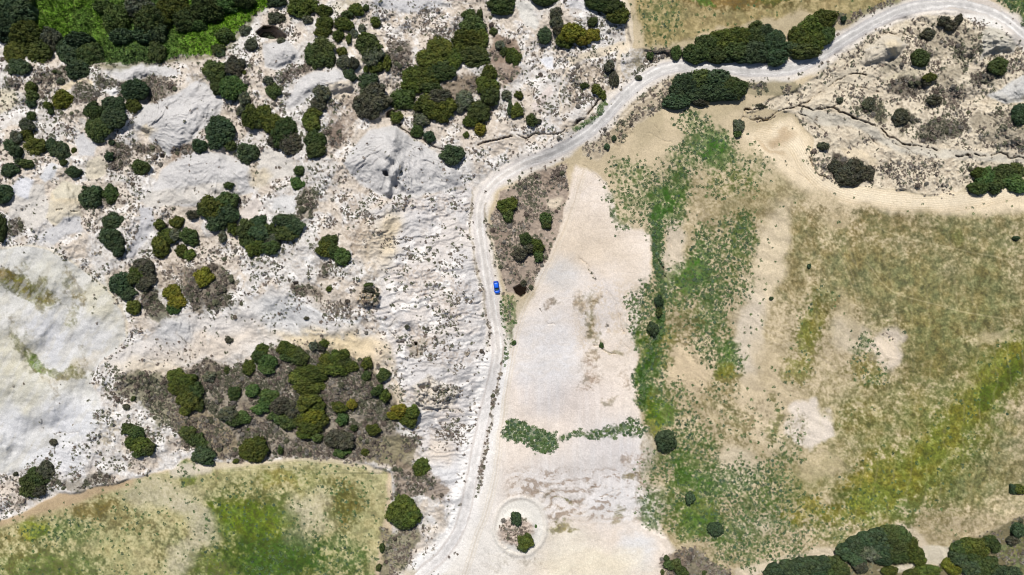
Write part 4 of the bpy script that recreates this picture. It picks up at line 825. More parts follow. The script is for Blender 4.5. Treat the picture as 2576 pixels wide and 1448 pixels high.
# ------------------------------------------------------------------ trees and bushes: tile; x,y,rx,ry,tone[,angle] traced in the tile
TREES = {
"00": """110,90,140,110,b 30,200,95,110,b 185,50,60,90,d 180,265,112,105,o 110,400,80,90,o 250,400,122,105,o 140,510,75,62,b 540,395,112,110,b 675,420,100,100,d 590,535,88,68,b 600,305,95,55,b
880,150,110,100,g 920,280,85,55,b 1050,50,100,80,p 1130,160,115,110,d 1090,270,80,60,b 1185,250,70,75,b 1310,60,115,85,o 1410,150,105,80,d 1250,150,50,60,o 1560,70,120,90,d 1700,45,100,60,g 1510,195,60,45,g 790,60,80,50,g 1850,10,70,50,d
1180,395,62,78,d 1650,375,48,40,d 1665,405,35,32,b 1700,270,60,50,g 235,668,44,42,o 248,728,40,38,d 238,782,38,30,b 480,755,66,72,y 362,798,28,28,o 385,845,19,22,d 415,542,16,13,d 335,570,11,10,d 460,615,30,22,p
1010,680,98,76,b 1000,800,56,48,o 705,840,60,64,d 850,800,78,62,b 908,755,26,25,b 850,890,88,80,b 735,965,86,82,d 745,1030,58,44,b 1622,532,90,70,d 1772,500,66,70,k 1645,655,54,60,d 1750,660,92,86,g 1845,745,42,50,p 1818,845,32,30,p 1890,885,58,80,o
1655,1000,106,106,b 1645,915,48,38,b 1738,1100,44,38,d 1508,1103,53,48,b 1870,1155,76,70,b 1060,1262,62,52,d 262,1108,74,64,o 388,1098,42,48,b 455,1142,66,66,b 480,1228,25,22,d 78,1098,48,38,b 125,1145,42,40,b 205,1240,46,36,d 150,1225,30,26,b 75,1285,60,46,b
555,1300,50,38,b 825,1183,33,31,b 845,1080,20,20,b 560,1138,20,18,o 1725,1402,36,24,d 235,880,32,34,d 200,950,50,48,p 200,1022,46,42,o 130,1040,38,46,p 40,1430,50,30,b 1895,340,42,46,p 1850,235,42,36,p 1845,548,15,14,o 650,330,1,1,x 385,290,76,70,p 720,1440,46,34,b 640,1418,18,12,b""",
"10": """150,15,70,40,b 350,50,106,84,o 60,170,60,40,p 150,140,60,46,p 85,295,60,44,p 190,310,28,24,p 390,150,42,26,p 515,85,56,42,o 520,185,62,58,o 505,250,55,42,o 665,185,72,46,o 625,270,34,48,o 760,75,52,44,o 690,115,40,30,d 830,60,22,22,d 900,168,36,42,o
500,365,80,70,d 430,400,62,66,d 520,440,76,72,d 440,460,55,50,d 650,395,36,34,o 662,475,48,46,p 735,480,38,44,k 700,295,20,36,o 742,262,26,36,p 800,222,30,28,p 822,275,40,32,o 850,350,88,76,d 880,420,76,70,p 905,500,50,54,o 828,522,18,34,o 992,480,28,54,o 708,572,46,42,b
845,620,76,66,b 885,700,84,70,k 910,760,92,74,k 820,800,80,80,k 860,860,60,44,k 1062,885,44,42,o 130,690,50,52,d 95,615,35,30,p 495,705,60,58,p 470,790,58,54,k 430,865,60,40,o 65,860,60,62,o 20,930,46,40,d 130,940,78,66,o 215,1000,100,90,d 265,1090,82,86,k 160,1060,70,50,k
415,925,60,70,o 448,1060,74,68,d 450,1130,62,64,d 326,1290,37,35,d 312,1388,50,44,g 1610,125,52,50,d 1688,108,24,30,d 1640,200,88,70,d 1610,300,124,76,o 1690,300,62,80,o 1640,420,116,80,d 1560,370,70,60,o 1390,370,94,84,o 1320,460,100,84,o 1470,450,84,84,o 1400,540,100,70,d
1190,580,92,76,o 1300,590,100,76,o 1190,650,90,52,o 1310,650,80,54,d 1790,238,24,30,d 1842,345,34,36,p 1870,395,28,32,d 1920,415,38,54,o 1755,560,56,64,o 1745,640,84,74,o 1765,715,78,70,d 1110,750,90,74,g 1080,790,60,46,d 1290,790,88,72,o 1380,730,84,50,k 1420,810,90,66,o 1400,890,48,38,o 1350,860,50,40,o
1570,760,66,70,p 1680,850,82,76,d 1620,915,58,44,o 1695,980,45,40,y 1245,905,60,50,p 1215,990,48,44,d 1310,1035,42,42,b 1587,1022,24,22,o 1480,1170,82,68,b 1555,1160,20,20,b 1850,30,104,70,d 1915,820,18,50,b 1890,725,38,36,p 1540,800,40,50,p""",
"20": """245,0,90,40,d 340,105,52,42,k 335,175,48,44,p 608,168,34,36,d 247,270,58,52,b 450,250,90,66,y 520,280,70,56,y 400,310,66,52,o 610,265,56,46,y 360,230,50,40,k 660,20,110,60,d 760,50,80,60,d 800,110,80,64,o 18,435,46,60,o 545,650,28,22,d 640,680,38,38,o 683,722,26,34,o 52,720,30,32,o 30,835,50,52,o 148,912,42,44,d 205,920,16,20,k
1040,420,24,34,d 1240,400,38,50,g 1400,400,104,72,d 1470,330,84,58,d 1560,420,84,58,d 1590,300,92,70,o 1520,370,60,50,d 1730,290,100,80,o 1700,390,92,64,d 1620,440,60,36,b 1830,290,76,64,d 1830,400,92,74,b 1845,200,52,32,d 1760,440,70,36,b 1910,250,60,60,b
1240,770,100,56,b 1310,640,104,84,b 1250,700,60,52,b 1430,600,100,64,d 1540,600,100,66,b 1620,640,96,72,d 1700,670,72,74,d 1500,700,110,66,b 1620,710,90,50,b 1390,720,80,56,b 1420,780,54,24,k 1710,950,40,48,p 1700,1010,30,26,g 1870,805,38,24,k 715,1108,20,24,b 770,1045,17,22,b 330,910,1,1,x 955,590,24,20,p 770,600,36,56,k 735,500,40,36,k""",
"30": """50,310,84,84,b 60,430,84,60,b 430,140,84,64,o 330,200,84,70,o 250,280,84,90,o 350,300,90,80,o 440,260,56,74,d 280,390,104,54,d 190,360,50,54,b 1150,440,64,60,d 1215,590,44,34,o 1200,625,34,26,k 1740,500,62,64,d 1910,840,54,56,b 1900,890,50,50,b 1595,1305,54,38,o 1640,1350,76,70,g 1590,1415,76,46,g 1700,1400,70,60,d
1780,1310,76,66,d 1865,1300,66,60,d 1840,1375,80,60,g 1905,1420,50,40,g 560,1310,70,66,k 650,1290,84,76,k 740,1310,60,56,k 610,1370,80,40,k 500,1260,54,44,k 415,1105,40,30,p 1330,165,44,34,k 540,760,24,24,p 570,145,20,22,b 1440,150,34,30,k 1250,760,50,34,k 1000,890,60,60,k 1380,200,40,34,k 1210,260,48,40,k 760,790,44,50,p""",
"01": """680,55,80,74,b 835,10,56,60,d 835,60,30,34,d 10,280,30,90,d 15,20,60,66,b 865,215,70,52,b 820,230,46,46,b 825,340,72,64,b 870,390,60,60,b 895,440,38,44,b 1600,110,90,76,o 1700,80,92,70,d 1720,160,76,72,b 1640,210,84,74,b 1560,140,60,64,d 1455,175,50,30,k 1202,245,32,40,o 1335,230,50,42,o
1260,335,60,56,o 1215,390,58,60,o 1210,450,54,46,o 1325,325,40,44,p 1420,330,60,52,d 1450,370,46,40,d 1375,450,46,48,o 1435,475,36,42,o 1760,282,36,46,o 1682,342,26,40,p 1870,280,70,72,d 1880,360,64,60,d 1910,440,48,48,o 1080,570,74,64,k 1040,610,60,54,o 1110,650,56,62,k 1080,700,52,44,k 915,690,84,76,b 960,760,64,50,b 1010,655,50,50,d
1008,872,49,50,o 1310,765,70,58,y 1330,830,66,56,y 1310,880,50,44,g 1540,645,62,66,y 1335,1395,68,56,o 1410,1430,76,52,o 1880,1325,48,56,o 1925,1245,24,40,o 1715,1345,20,26,d 1580,1395,48,34,p 1700,1120,1,1,x 1725,1120,24,26,k""",
"11": """25,230,60,50,b 30,310,74,56,b 215,215,78,48,b 290,260,68,56,b 230,310,80,60,d 110,290,46,46,d 132,360,52,52,p 20,420,52,46,o 110,420,66,46,d 560,370,56,44,d 520,430,62,58,o 575,440,44,56,d 652,490,60,60,g 850,703,33,18,d 552,735,21,20,o 1140,1022,16,18,k 1890,110,64,56,o 1900,180,38,48,d 850,745,40,24,k 908,745,14,20,k 900,780,30,18,k
50,1200,54,48,o 20,1240,50,40,d 90,1280,68,50,g 80,1330,60,44,g 215,1180,50,50,o 260,1210,60,50,o 310,1240,60,56,d 350,1255,44,50,d 240,1250,50,30,d 435,1165,32,33,p 492,1170,34,30,k 520,1145,30,30,o 545,1260,54,58,o 600,1245,50,46,o 660,1225,44,34,o 670,1290,60,40,d 720,1320,50,40,o 610,1340,80,50,o 420,1370,110,60,o 330,1400,80,56,o 520,1330,70,46,o
838,1295,38,42,o 960,1385,46,46,d 835,1390,34,36,d 383,955,20,14,k 1210,1140,20,26,b""",
"21": """5,80,30,40,o 255,205,48,48,d 260,250,32,34,d 105,355,46,42,d 190,410,48,50,o 200,480,36,46,d 55,470,54,46,k 130,430,44,38,k 88,690,22,24,k 1110,830,26,50,b 1108,900,22,36,d 675,1160,16,20,g 1060,1030,34,50,b 15,1140,18,16,g""",
"31": """310,562,12,18,b 1870,350,26,16,b 25,805,14,14,b""",
"02": """1330,30,60,56,o 1400,40,64,56,o 1470,60,62,64,d 1430,130,84,72,o 1400,210,40,34,o 1480,160,54,50,d 1770,70,48,44,d 1765,105,36,24,d 1905,55,46,50,g 1720,235,66,50,p 1770,280,62,42,d 1830,260,56,46,g 970,345,50,42,d 1025,375,50,44,d 1000,440,52,48,o 1060,470,70,60,o 1110,490,48,52,d 1060,530,50,26,d
1415,370,58,46,d 1470,420,62,52,d 1530,460,42,46,d 1530,540,80,56,b 1560,580,54,38,b 1780,588,22,17,o 345,655,62,58,k 290,710,76,72,d 235,750,76,74,d 220,810,62,50,d 290,800,56,50,k 1005,115,18,16,d 955,180,26,22,k 405,445,24,26,k 118,685,16,16,k 1880,350,14,12,o 480,792,16,12,p""",
"12": """-20,500,96,84,o 30,520,44,66,o -70,510,50,60,o 100,90,70,44,g 90,140,64,50,g 30,195,56,36,g 190,170,76,56,k 170,250,70,50,d 240,280,76,66,d 270,200,70,60,k 370,30,80,48,o 460,20,66,46,o 400,120,80,50,o 470,170,50,40,o 350,180,56,40,o 340,260,70,60,o 430,250,80,56,y 400,330,84,56,o 480,280,56,60,o 370,385,56,36,o 460,408,40,30,g
630,180,58,40,o 725,155,38,34,y 650,268,45,42,g 740,335,26,22,d 885,350,52,38,o 600,420,76,60,k 670,430,66,60,k 650,510,62,48,g 825,518,30,24,o 975,90,32,48,o 910,60,40,32,d 1080,200,56,42,y 1050,240,54,36,y 1180,215,48,48,o 1150,270,64,46,o 1170,300,40,34,d
1255,630,62,58,o 1240,670,40,30,o 1110,930,92,72,o 1070,980,84,80,o 1160,990,80,80,o 1115,1030,86,62,d 950,1240,20,30,d 925,1390,20,25,d 984,570,8,12,b 185,500,20,34,g 120,1250,1,1,x 935,30,26,20,d""",
"22": """32,1020,44,40,b 100,1195,54,56,o 85,1235,36,36,d 1160,435,76,72,b 1345,865,32,44,b 1535,1100,58,48,b 1165,1320,19,22,d 1190,1370,42,34,d 1240,1365,36,38,d 1280,1420,48,32,d 1450,1430,18,16,d 1135,1425,15,18,d 180,1080,9,12,g""",
"32": """1850,800,28,34,b 1895,800,44,36,o 60,1420,76,56,b 150,1390,70,52,b 240,1380,76,56,b 330,1370,76,58,b 420,1360,70,52,b 500,1370,66,60,d 550,1400,66,50,d 590,1270,66,56,b 660,1220,66,60,b 740,1180,70,56,b 830,1150,72,56,b 920,1130,72,56,d 1000,1150,64,66,d 1060,1220,64,64,o 1110,1290,66,60,o 1140,1330,50,40,o 950,1220,90,66,d 860,1250,90,66,b 760,1280,84,60,p 660,1320,80,56,b 980,1300,84,56,d 880,1330,70,40,b 700,1390,50,40,k 500,1440,66,40,d 380,1440,80,40,b 260,1450,80,40,b 920,1420,56,34,o
1440,1250,56,54,d 1510,1230,66,56,o 1600,1240,68,60,o 1560,1300,64,44,d 1680,1200,52,44,d 1720,1230,36,36,d 1890,1110,50,50,b 1840,1185,40,30,k 1355,1365,36,44,y 1400,1410,44,34,y 1430,1320,64,56,b 1660,1370,70,60,d 1740,1420,70,50,b 1530,1390,76,56,b 1200,1420,90,44,o 1090,1440,60,30,o 1620,1440,60,36,d 1850,1430,60,40,b""",
}
AREAS = [  # visible places a label can point to: name, u, v
 ("the bright green hollow",300,90),("the upper left corner",30,40),("the big rilled fan",440,300),("the grey hollow-edge scarp",350,180),
 ("the small grey cone",705,135),("the hollow-edge sinkhole",680,85),("the pale apron",810,215),("the big slanting grove",1130,130),
 ("the creased white mound",990,370),("the smooth grey slab",500,450),("the round clay basin",170,830),("the brown scrub dome",525,745),("the yellowish sandy mound",160,520),
 ("the long pale slope",450,860),("the large scrub thicket",740,1000),("the dry slope under the thicket",600,1110),("the lower left sandy hollow",345,1055),
 ("the lower left clay bank",150,1180),("the lower left field's top",600,1200),("the rilled roadside slope",1080,760),("the small rocky crag",925,740),
 ("the road bend",1215,500),("the blue car",1249,723),("the islet inside the bend",1340,570),("the dark pit",1312,735),("the roadside scarp",1500,300),
 ("the upper roadside bank",1400,210),("the yellow bush clump",1440,90),("the bare top lane",1590,60),("the upper road hedge",1850,110),
 ("the lower road hedge",1770,220),("the beige rilled mound",2225,130),("the grey ribbed mound",2510,110),("the cracked upper right bank",2160,300),
 ("the oval scrub patch",2140,430),("the right edge trees",2510,450),("the gully head",1900,275),("the topmost herb patch",1780,370),
 ("the green ditch line",1655,700),("the white field strip",1430,950),("the white ring",1308,1325),("the lower herb belt",1760,1240),("the bottom edge hedge",2100,1400),
 ("the bottom hedge gap",2330,1370),("the wild lower right corner",2480,1400),("the right field's middle",2250,800),("the lower road verge",1050,1330),
 ("the upper left gully plain",120,300),("the left edge scrub",30,480),("the grove path crossing",990,230),
 ("the mid slope bushes",640,600),("the dome's upper bushes",440,600),("the brown mound-side patch",860,330)]
TONE_W = {'b':"dark bluish green",'d':"dark green",'o':"olive green",'y':"yellow green",'g':"fresh green",'p':"pale grey green",'k':"brownish grey"}
def direction(du, dv):
    if math.hypot(du, dv) < 22: return "at"
    a = math.degrees(math.atan2(-dv, du)) % 360
    return ["right of","upper right of","above","upper left of","left of","lower left of","below","lower right of"][int(((a+22.5) % 360)//45)]
plants = []
for tl, s in TREES.items():
    for e_ in s.split():
        q = e_.split(',')
        if q[4] == 'x': continue
        x, y, a, b = map(float, q[:4]); u, v = T(tl, "%f,%f" % (x, y))[0]
        if -40 < u < 2616 and -40 < v < 1488: plants.append([u, v, a/3, b/3, q[4]])
# drop accidental doubles from the tile seams
keep = []
for p in plants:
    if all(math.hypot(p[0]-q[0], p[1]-q[1]) > .45*min(max(p[2:4]), max(q[2:4])) for q in keep): keep.append(p)
plants = keep
def size_word(r): return "tiny" if r < 9 else "small" if r < 15 else "medium" if r < 22 else "large" if r < 31 else "huge"
groups = {}
for p in plants:
    r = (p[2]+p[3])/2
    n, au, av = min(AREAS, key=lambda A: math.hypot(A[1]-p[0], A[2]-p[1]))
    shp = "round" if .82 < p[2]/p[3] < 1.22 else ("broad" if p[2] > p[3] else "tall")
    kind = "tree" if r > 15 else "bush"
    #near = min((math.hypot(q[0]-p[0], q[1]-p[1])-(q[2]+q[3])/2-r for q in plants if q is not p))
    #st = "standing alone" if near > 14 else ("crowded by others" if near < -4 else "near another")
    key = (size_word(r), TONE_W[p[4]], kind, direction(p[0]-au, p[1]-av), n)
    groups.setdefault(key, []).append(p); p.append(key)
ORD = ["", "", "second", "third", "fourth", "fifth", "sixth", "seventh", "eighth", "ninth"]
for key, ps in groups.items():
    sz, tn, kind, dr, n = key
    base_l = f"{sz} {tn} {kind} {dr} {n}"
    if len(ps) == 1: ps[0].append(base_l); continue
    hor = max(q[0] for q in ps)-min(q[0] for q in ps) > max(q[1] for q in ps)-min(q[1] for q in ps)
    ps.sort(key=lambda q: q[0] if hor else q[1]); m_ = len(ps)
    a_, z_ = ("leftmost", "rightmost") if hor else ("topmost", "lowest")
    for i, q in enumerate(ps):
        w_ = a_ if i == 0 else z_ if i == m_-1 else "middle" if m_ == 3 else ORD[i+1]+(" from left" if hor else " from top")
        q.append(f"{w_} {sz} {tn} {kind} {dr} {n}")
def soft_h(u, v): return float(samp(HT, u, v))
for p in plants:
    u, v, a, b, tone, key, label = p
    r = (a+b)/2*S
    hgt = min(r*(1.15 if r < 2.2 else 1.0), 3.2+.25*r)*rnd.uniform(.9, 1.1)
    if u < 680 and v < 135-.12*abs(u-300) and r > 2: hgt *= 1.5
    z0 = soft_h(u, v)
    sc_ = 1-(hgt*.45)/HC
    ub, vb = CU+(u-CU)*sc_, CV+(v-CV)*sc_
    z0 = min(soft_h(ub, vb), soft_h(ub, vb+b*.5), soft_h(ub, vb-b*.5), soft_h(ub-a*.5, vb), soft_h(ub+a*.5, vb))-.05
    x_, y_, z_ = place(ub, vb, z0)
    kind = key[2]
    e0 = bpy.data.objects.new("evergreen_tree" if kind == "tree" else "evergreen_bush", None); COL.objects.link(e0)
    e0.empty_display_size = .5; e0.location = (x_, y_, z_)
    e0["label"] = label; e0["category"] = kind
    e0["group"] = "evergreen trees" if kind == "tree" else "evergreen bushes"
    pk = 'S' if r < 1.9 else 'M' if r < 3.6 else 'L'
    me = rnd.choice(PROTO[pk])
    c = bpy.data.objects.new("crown", me); COL.objects.link(c); c.parent = e0
    ang = rnd.uniform(0, 6.283) if abs(a-b)/max(a, b) < .12 else rnd.choice([0, math.pi])+rnd.uniform(-.12, .12)
    k_ = 1.15
    c.scale = (a*S*k_, b*S*k_, hgt/.85*1.05); c.rotation_euler = (0, 0, ang)
    if rnd.random() < .5: c.scale[0] *= -1
    c.material_slots[0].link = 'OBJECT'; c.material_slots[0].material = LEAF[tone]
    t = bpy.data.objects.new("trunk", rnd.choice(TRUNKS)); COL.objects.link(t); t.parent = e0
    t.scale = (r, r, hgt); t.rotation_euler = (0, 0, ang)

# ------------------------------------------------------------------ low plants: the 300 largest of a kind stand alone, the rest are one mass
TREEM = np.zeros((NY, NX))
for p in plants:
    r_ = ell(p[0], p[1], p[2]*.85, p[3]*.85, 0, .1, 0); TREEM[r_.s] = np.maximum(TREEM[r_.s], r_.m)
def low_proto(seed, core, nleaf, size, squash):
    rs = np.random.RandomState(seed); co, f = ICO1[0].copy(), ICO1[1].copy()
    co *= (1+rs.uniform(-.3, .3, (len(co), 1)))*core; co[:,2] *= squash*.8; co[:,2] = np.maximum(co[:,2], 0)-.03
    d = rs.normal(size=(nleaf, 3)); d[:,2] = np.abs(d[:,2])+.1; d /= np.linalg.norm(d, axis=1)[:,None]
    p = d*np.array([1,1,squash])*rs.uniform(.55, .9, (nleaf, 1))
    a = np.stack([-d[:,1], d[:,0], 0*d[:,0]+rs.normal(size=len(d))*.25], 1); a /= np.linalg.norm(a, axis=1)[:,None]
    tip = p+d*np.array([1,1,.35])*size*rs.uniform(.5, 1.1, (nleaf, 1)) + np.cross(d, a)*size*.3
    v_ = np.stack([p-a*size*.5, p+a*size*.5, tip], 1).reshape(-1, 3)
    i = np.arange(nleaf)*3+len(co)
    k = np.concatenate([np.full(len(co), .8), np.tile([.85, .85, 1.2], nleaf)])
    return np.concatenate([co, v_]), np.concatenate([f, np.stack([i, i+1, i+2], 1)]), k
def mass(name, PR, u, v, r, tone, hz, label, cat):
    """one mesh that holds many low plants"""
    cos, fss, cls = [], [], []; n0 = 0
    h = samp(HT, u, v); x, y, z = place(u, v, h)
    which = RS.randint(0, len(PR), len(u)); an = RS.uniform(0, 6.283, len(u))
    for k, (co, f, kk) in enumerate(PR):
        i = np.where(which == k)[0]
        if not len(i): continue
        c, s = np.cos(an[i])[:,None], np.sin(an[i])[:,None]
        px = (co[None,:,0]*c-co[None,:,1]*s)*r[i][:,None]+x[i][:,None]
        py = (co[None,:,0]*s+co[None,:,1]*c)*r[i][:,None]+y[i][:,None]
        pz = co[None,:,2]*(r[i]*hz[i])[:,None]+z[i][:,None]-.02
        cos.append(np.stack([px, py, pz], -1).reshape(-1, 3))
        fss.append((f[None]+(np.arange(len(i))*len(co))[:,None,None]).reshape(-1, 3)+n0); n0 += len(i)*len(co)
        cls.append((tone[i][:,None,:]*kk[None,:,None]).reshape(-1, 3))
    o = new_obj(name, raw_mesh(name, np.concatenate(cos), np.concatenate(fss), np.concatenate(cls), False, [M_TONE]))
    o["kind"] = "stuff"; o["label"] = label; o["category"] = cat
    return o
def scatter(dens, cell, noise, seed, mn=-40, mu=(-160, 2736), mv=(-160, 1608), sharp=(.25, 1.9)):
    rs = np.random.RandomState(seed)
    gu = np.arange(mu[0], mu[1], cell); gv = np.arange(mv[0], mv[1], cell)
    a, b = np.meshgrid(gu, gv); a = a.ravel()+rs.uniform(-cell*.55, cell*.55, a.size); b = b.ravel()+rs.uniform(-cell*.55, cell*.55, b.size)
    d = samp(dens, a, b)
    nn = samp(noise, a, b)
    pr = d*np.clip(sharp[0]+sharp[1]*nn+np.clip(d-.8, 0, 1)*1.6*(sharp[0] < -1), 0, 3)*(1-samp(TREEM, a, b))
    k = rs.rand(len(a)) < pr
    return a[k], b[k], d[k]
HP = [low_proto(i, .66, 22, .75, .50) for i in range(5)]
GP = [low_proto(i+20, .55, 22, .8, .5) for i in range(5)]
GR = [low_proto(i+40, .0, 5, 1.0, .35) for i in range(3)]
def area_name(u, v): return min(AREAS, key=lambda A: math.hypot(A[1]-u, A[2]-v))[0]
def split_big(u, v, r, n=300):
    ins = (u > 6) & (u < 2570) & (v > 6) & (v < 1442)
    o = np.argsort(-(r*ins)); big = o[:n]; rest = o[n:]; return big, rest
def individuals(name, meshes, big, u, v, r, hz, mats, mi, lab, cat, grp):
    h = samp(HT, u, v); x, y, z = place(u, v, h)
    for i in big:
        o = bpy.data.objects.new(name, meshes[i % len(meshes)]); COL.objects.link(o)
        o.location = (x[i], y[i], z[i]-.03); o.scale = (r[i], r[i], r[i]*hz[i]); o.rotation_euler = (0, 0, rnd.uniform(0, 6.28))
        o.material_slots[0].link = 'OBJECT'; o.material_slots[0].material = mats[mi[i]]
        o["label"] = lab(i); o["category"] = cat; o["group"] = grp+" "+area_name(u[i], v[i])
# --- grey-brown dwarf shrubs
hu, hv, hd = scatter(HEATH*.95, 4.6, spread(N_clump*.4+N_mid*.28+N55*.42), 5, sharp=(-1.5, 4.4))
hr = (1.7+3.8*RS.beta(1.2, 4.5, len(hu))+1.7*hd*RS.rand(len(hu)))*S
hr *= np.where(RS.rand(len(hu)) < .05, 1.7, 1.0)*np.where(RS.rand(len(hu)) < .3, .7, 1.0)
pal = np.array([[.150,.120,.096],[.105,.086,.070],[.180,.164,.142],[.100,.102,.066],[.130,.104,.086],[.210,.180,.140]])
mi = RS.randint(0, 6, len(hu)); patch = samp(N_big, hu, hv); mi = np.where((patch > .62) & (RS.rand(len(hu)) < .6), 3, mi)
ht_ = pal[mi]*RS.uniform(.9, 1.6, (len(hu), 1)); hh = RS.uniform(.7, 1.15, len(hu)); ht_ *= (1-.28*ss((hd-.75)*2))[:,None]
big, rest = split_big(hu, hv, hr)
M_H = [leaf_mat("shrub_brown", (.080,.064,.050), (.160,.130,.102)), leaf_mat("shrub_grey", (.110,.100,.085), (.200,.184,.160)), leaf_mat("shrub_khaki", (.064,.068,.038), (.128,.130,.078))]
HW = ["brown", "ash grey", "khaki"]
def shrub_me(seed, n=90):
    rs = np.random.RandomState(seed); co, fs, cl = [], [], []; n0 = 0
    v0 = ICO2[0]*(1+rs.uniform(-.15,.15,(len(ICO2[0]),1)))*np.array([.78,.78,.55]); v0[:,2] = np.maximum(v0[:,2], -.02)
    for v_, f, c in [(v0, ICO2[1], .75)]+[leaves(np.array([rs.uniform(-.4,.4), rs.uniform(-.4,.4), .22]), rs.uniform(.4,.55), n//4, .15, rs)+(rs.uniform(.8,1.25),) for _ in range(4)]:
        co.append(v_); fs.append(f+n0); cl.append(np.full((len(v_), 3), c)); n0 += len(v_)
    return raw_mesh("shrub", np.concatenate(co), np.concatenate(fs), np.concatenate(cl), mats=[M_H[0]])
SM = [shrub_me(i) for i in range(6)]
mh = RS.randint(0, 3, len(hu))
individuals("dwarf_shrub", SM, big, hu, hv, hr*1.15, hh, M_H, mh, lambda i: f"{HW[mh[i]]} cushion-shaped dwarf shrub among the scrub around {area_name(hu[i], hv[i])}", "shrub", "dwarf shrubs around")
mass("scrub_cover", HP, hu[rest], hv[rest], hr[rest], ht_[rest], hh[rest], "low grey-brown scrub dotted all over the pale badlands", "scrub")
# --- green herb rosettes
gu_, gv_, gd = scatter(HERB*2.3, 5.6, N_mid*.6+N_fine*.4, 6, sharp=(-.5, 2.6))
gr = (1.9+3.2*RS.beta(1.6, 3.4, len(gu_))+.8*gd)*S
pal = np.array([[.062,.108,.040],[.080,.134,.046],[.060,.100,.052],[.100,.145,.052]])
gi = RS.randint(0, 4, len(gu_)); gt = pal[gi]*RS.uniform(.7, 1.25, (len(gu_), 1)); gh = RS.uniform(.45, .8, len(gu_))
big, rest = split_big(gu_, gv_, gr)
M_G = [leaf_mat("herb_deep_green", (.046,.084,.030), (.088,.146,.052)), leaf_mat("herb_mid_green", (.060,.100,.032), (.115,.175,.056)), leaf_mat("herb_blue_green", (.046,.080,.044), (.090,.138,.074))]
GW = ["deep green", "mid green", "bluish green"]
mg = RS.randint(0, 3, len(gu_))
individuals("herb_clump", SM, big, gu_, gv_, gr*1.05, gh, M_G, mg, lambda i: f"{GW[mg[i]]} leafy herb clump on dry soil around {area_name(gu_[i], gv_[i])}", "plant", "herb clumps around")
mass("herb_cover", GP, gu_[rest], gv_[rest], gr[rest], gt[rest], gh[rest], "leafy green herbs spread in belts over the dry fields", "herbs")
# --- lone dark tufts on the fields
# --- grass
au, av, ad = scatter(np.clip(GRASS, 0, 1)*.42, 5.6, N_mid, 8)
ar = RS.uniform(.9, 1.9, len(au))*S
gcx = np.stack([samp(GC[..., k], au, av) for k in range(3)], 1)
at_ = gcx*RS.uniform(.75, 1.25, (len(au), 1))*np.array([.95, 1.02, .85])
mass("grass", GR, au, av, ar, at_, np.full(len(au), 1.0), "thin grass growing over the fields", "grass")
# --- creeper and fern undergrowth in the green hollow
uu, uv, ud = scatter(UND, 5.0, N_mid*0+.5, 9)
ur_ = RS.uniform(2.6, 5.2, len(uu))*S
yl = samp(N_big, uu, uv)
zone = np.clip(ss((uu-360)/240)*1.0+ss((260-np.hypot((uu-150), (uv-40)*1.5))/200)*.5, 0, 1)[:,None]
zone = zone*np.clip(.6+.8*samp(N55, uu, uv), 0, 1.3)[:,None]
ut = (np.array([.090,.150,.045])*(1-zone)+np.array([.170,.330,.016])*zone)*RS.uniform(.40, 1.5, (len(uu), 1))
mass("creeper_undergrowth", GP, uu, uv, ur_, ut, RS.uniform(.5, 2.4, len(uu)), "bright green creepers and ferns filling the wooded hollow", "undergrowth")
# --- weathered boulders on the crag and at the gully edges
def rock_me(seed):
    rs = np.random.RandomState(seed); v_ = ICO2[0].copy()
    for _ in range(7):
        n_ = rs.normal(size=3); n_ /= np.linalg.norm(n_); d = rs.uniform(.55, .85); q = v_@n_; v_ = v_-np.outer(np.maximum(q-d, 0), n_)
    return raw_mesh("rock", v_*np.array([1,.8,.6]), ICO2[1], np.full((len(v_), 3), .42)*np.array([1,.93,.82]), mats=[M_TONE])
RK = [rock_me(i) for i in range(4)]
ROCKS = [(907,752,4,"leftmost boulder at the foot of the rocky crag"),(921,766,5,"biggest tan boulder under the rocky crag"),(934,760,4,"tan boulder right under the rocky crag top"),(944,748,3.4,"boulder on the crag's right flank"),
 (930,735,3,"topmost boulder on the rocky crag"),(1016,862,4,"pale boulder above the broken ledge on the slope"),(1005,858,3,"small pale boulder at the left end of the broken ledge"),(1046,872,3.4,"pale boulder beside the dark hole on the slope"),
 (1538,262,3.4,"tan boulder on top of the scarp under the upper road"),(1546,248,3,"upper tan boulder on the scarp under the upper road"),(1960,277,3,"small boulder beside the gully head"),(1330,728,2.6,"pale stone on the rim of the pit near the car")]
for k, (u, v, r, lb) in enumerate(ROCKS):
    o = bpy.data.objects.new("boulder", RK[k % 4]); COL.objects.link(o)
    x_, y_, z_ = place(u, v, soft_h(u, v)); o.location = (x_, y_, z_+.05); o.scale = (r*S,)*3; o.rotation_euler = (0, 0, k*1.3)
    o["label"] = lb; o["category"] = "boulder"; o["group"] = "boulders"

# ------------------------------------------------------------------ the parked car (x = length, nose at +x)
def flat(name, rgb, rough=.4, metal=0.0, coat=0.0, spec=.5):
    m_, t, b = mat(name); b.inputs["Base Color"].default_value = (*rgb, 1); b.inputs["Roughness"].default_value = rough
    b.inputs["Metallic"].default_value = metal; b.inputs["Coat Weight"].default_value = coat; b.inputs["Specular IOR Level"].default_value = spec
    nz = t.nodes.new("ShaderNodeTexNoise"); nz.inputs["Scale"].default_value = 30
    mr = t.nodes.new("ShaderNodeMapRange"); mr.inputs[3].default_value = max(rough-.05, 0); mr.inputs[4].default_value = rough+.08
    t.links.new(nz.outputs[0], mr.inputs[0]); t.links.new(mr.outputs[0], b.inputs["Roughness"])
    return m_
M_PAINT = flat("blue_car_paint", (.004,.105,.66), .32, 0, .5); M_GLASS = flat("dark_car_glass", (.010,.014,.030), .08); M_SHIELD = flat("greenish_windshield", (.05,.10,.10), .12)
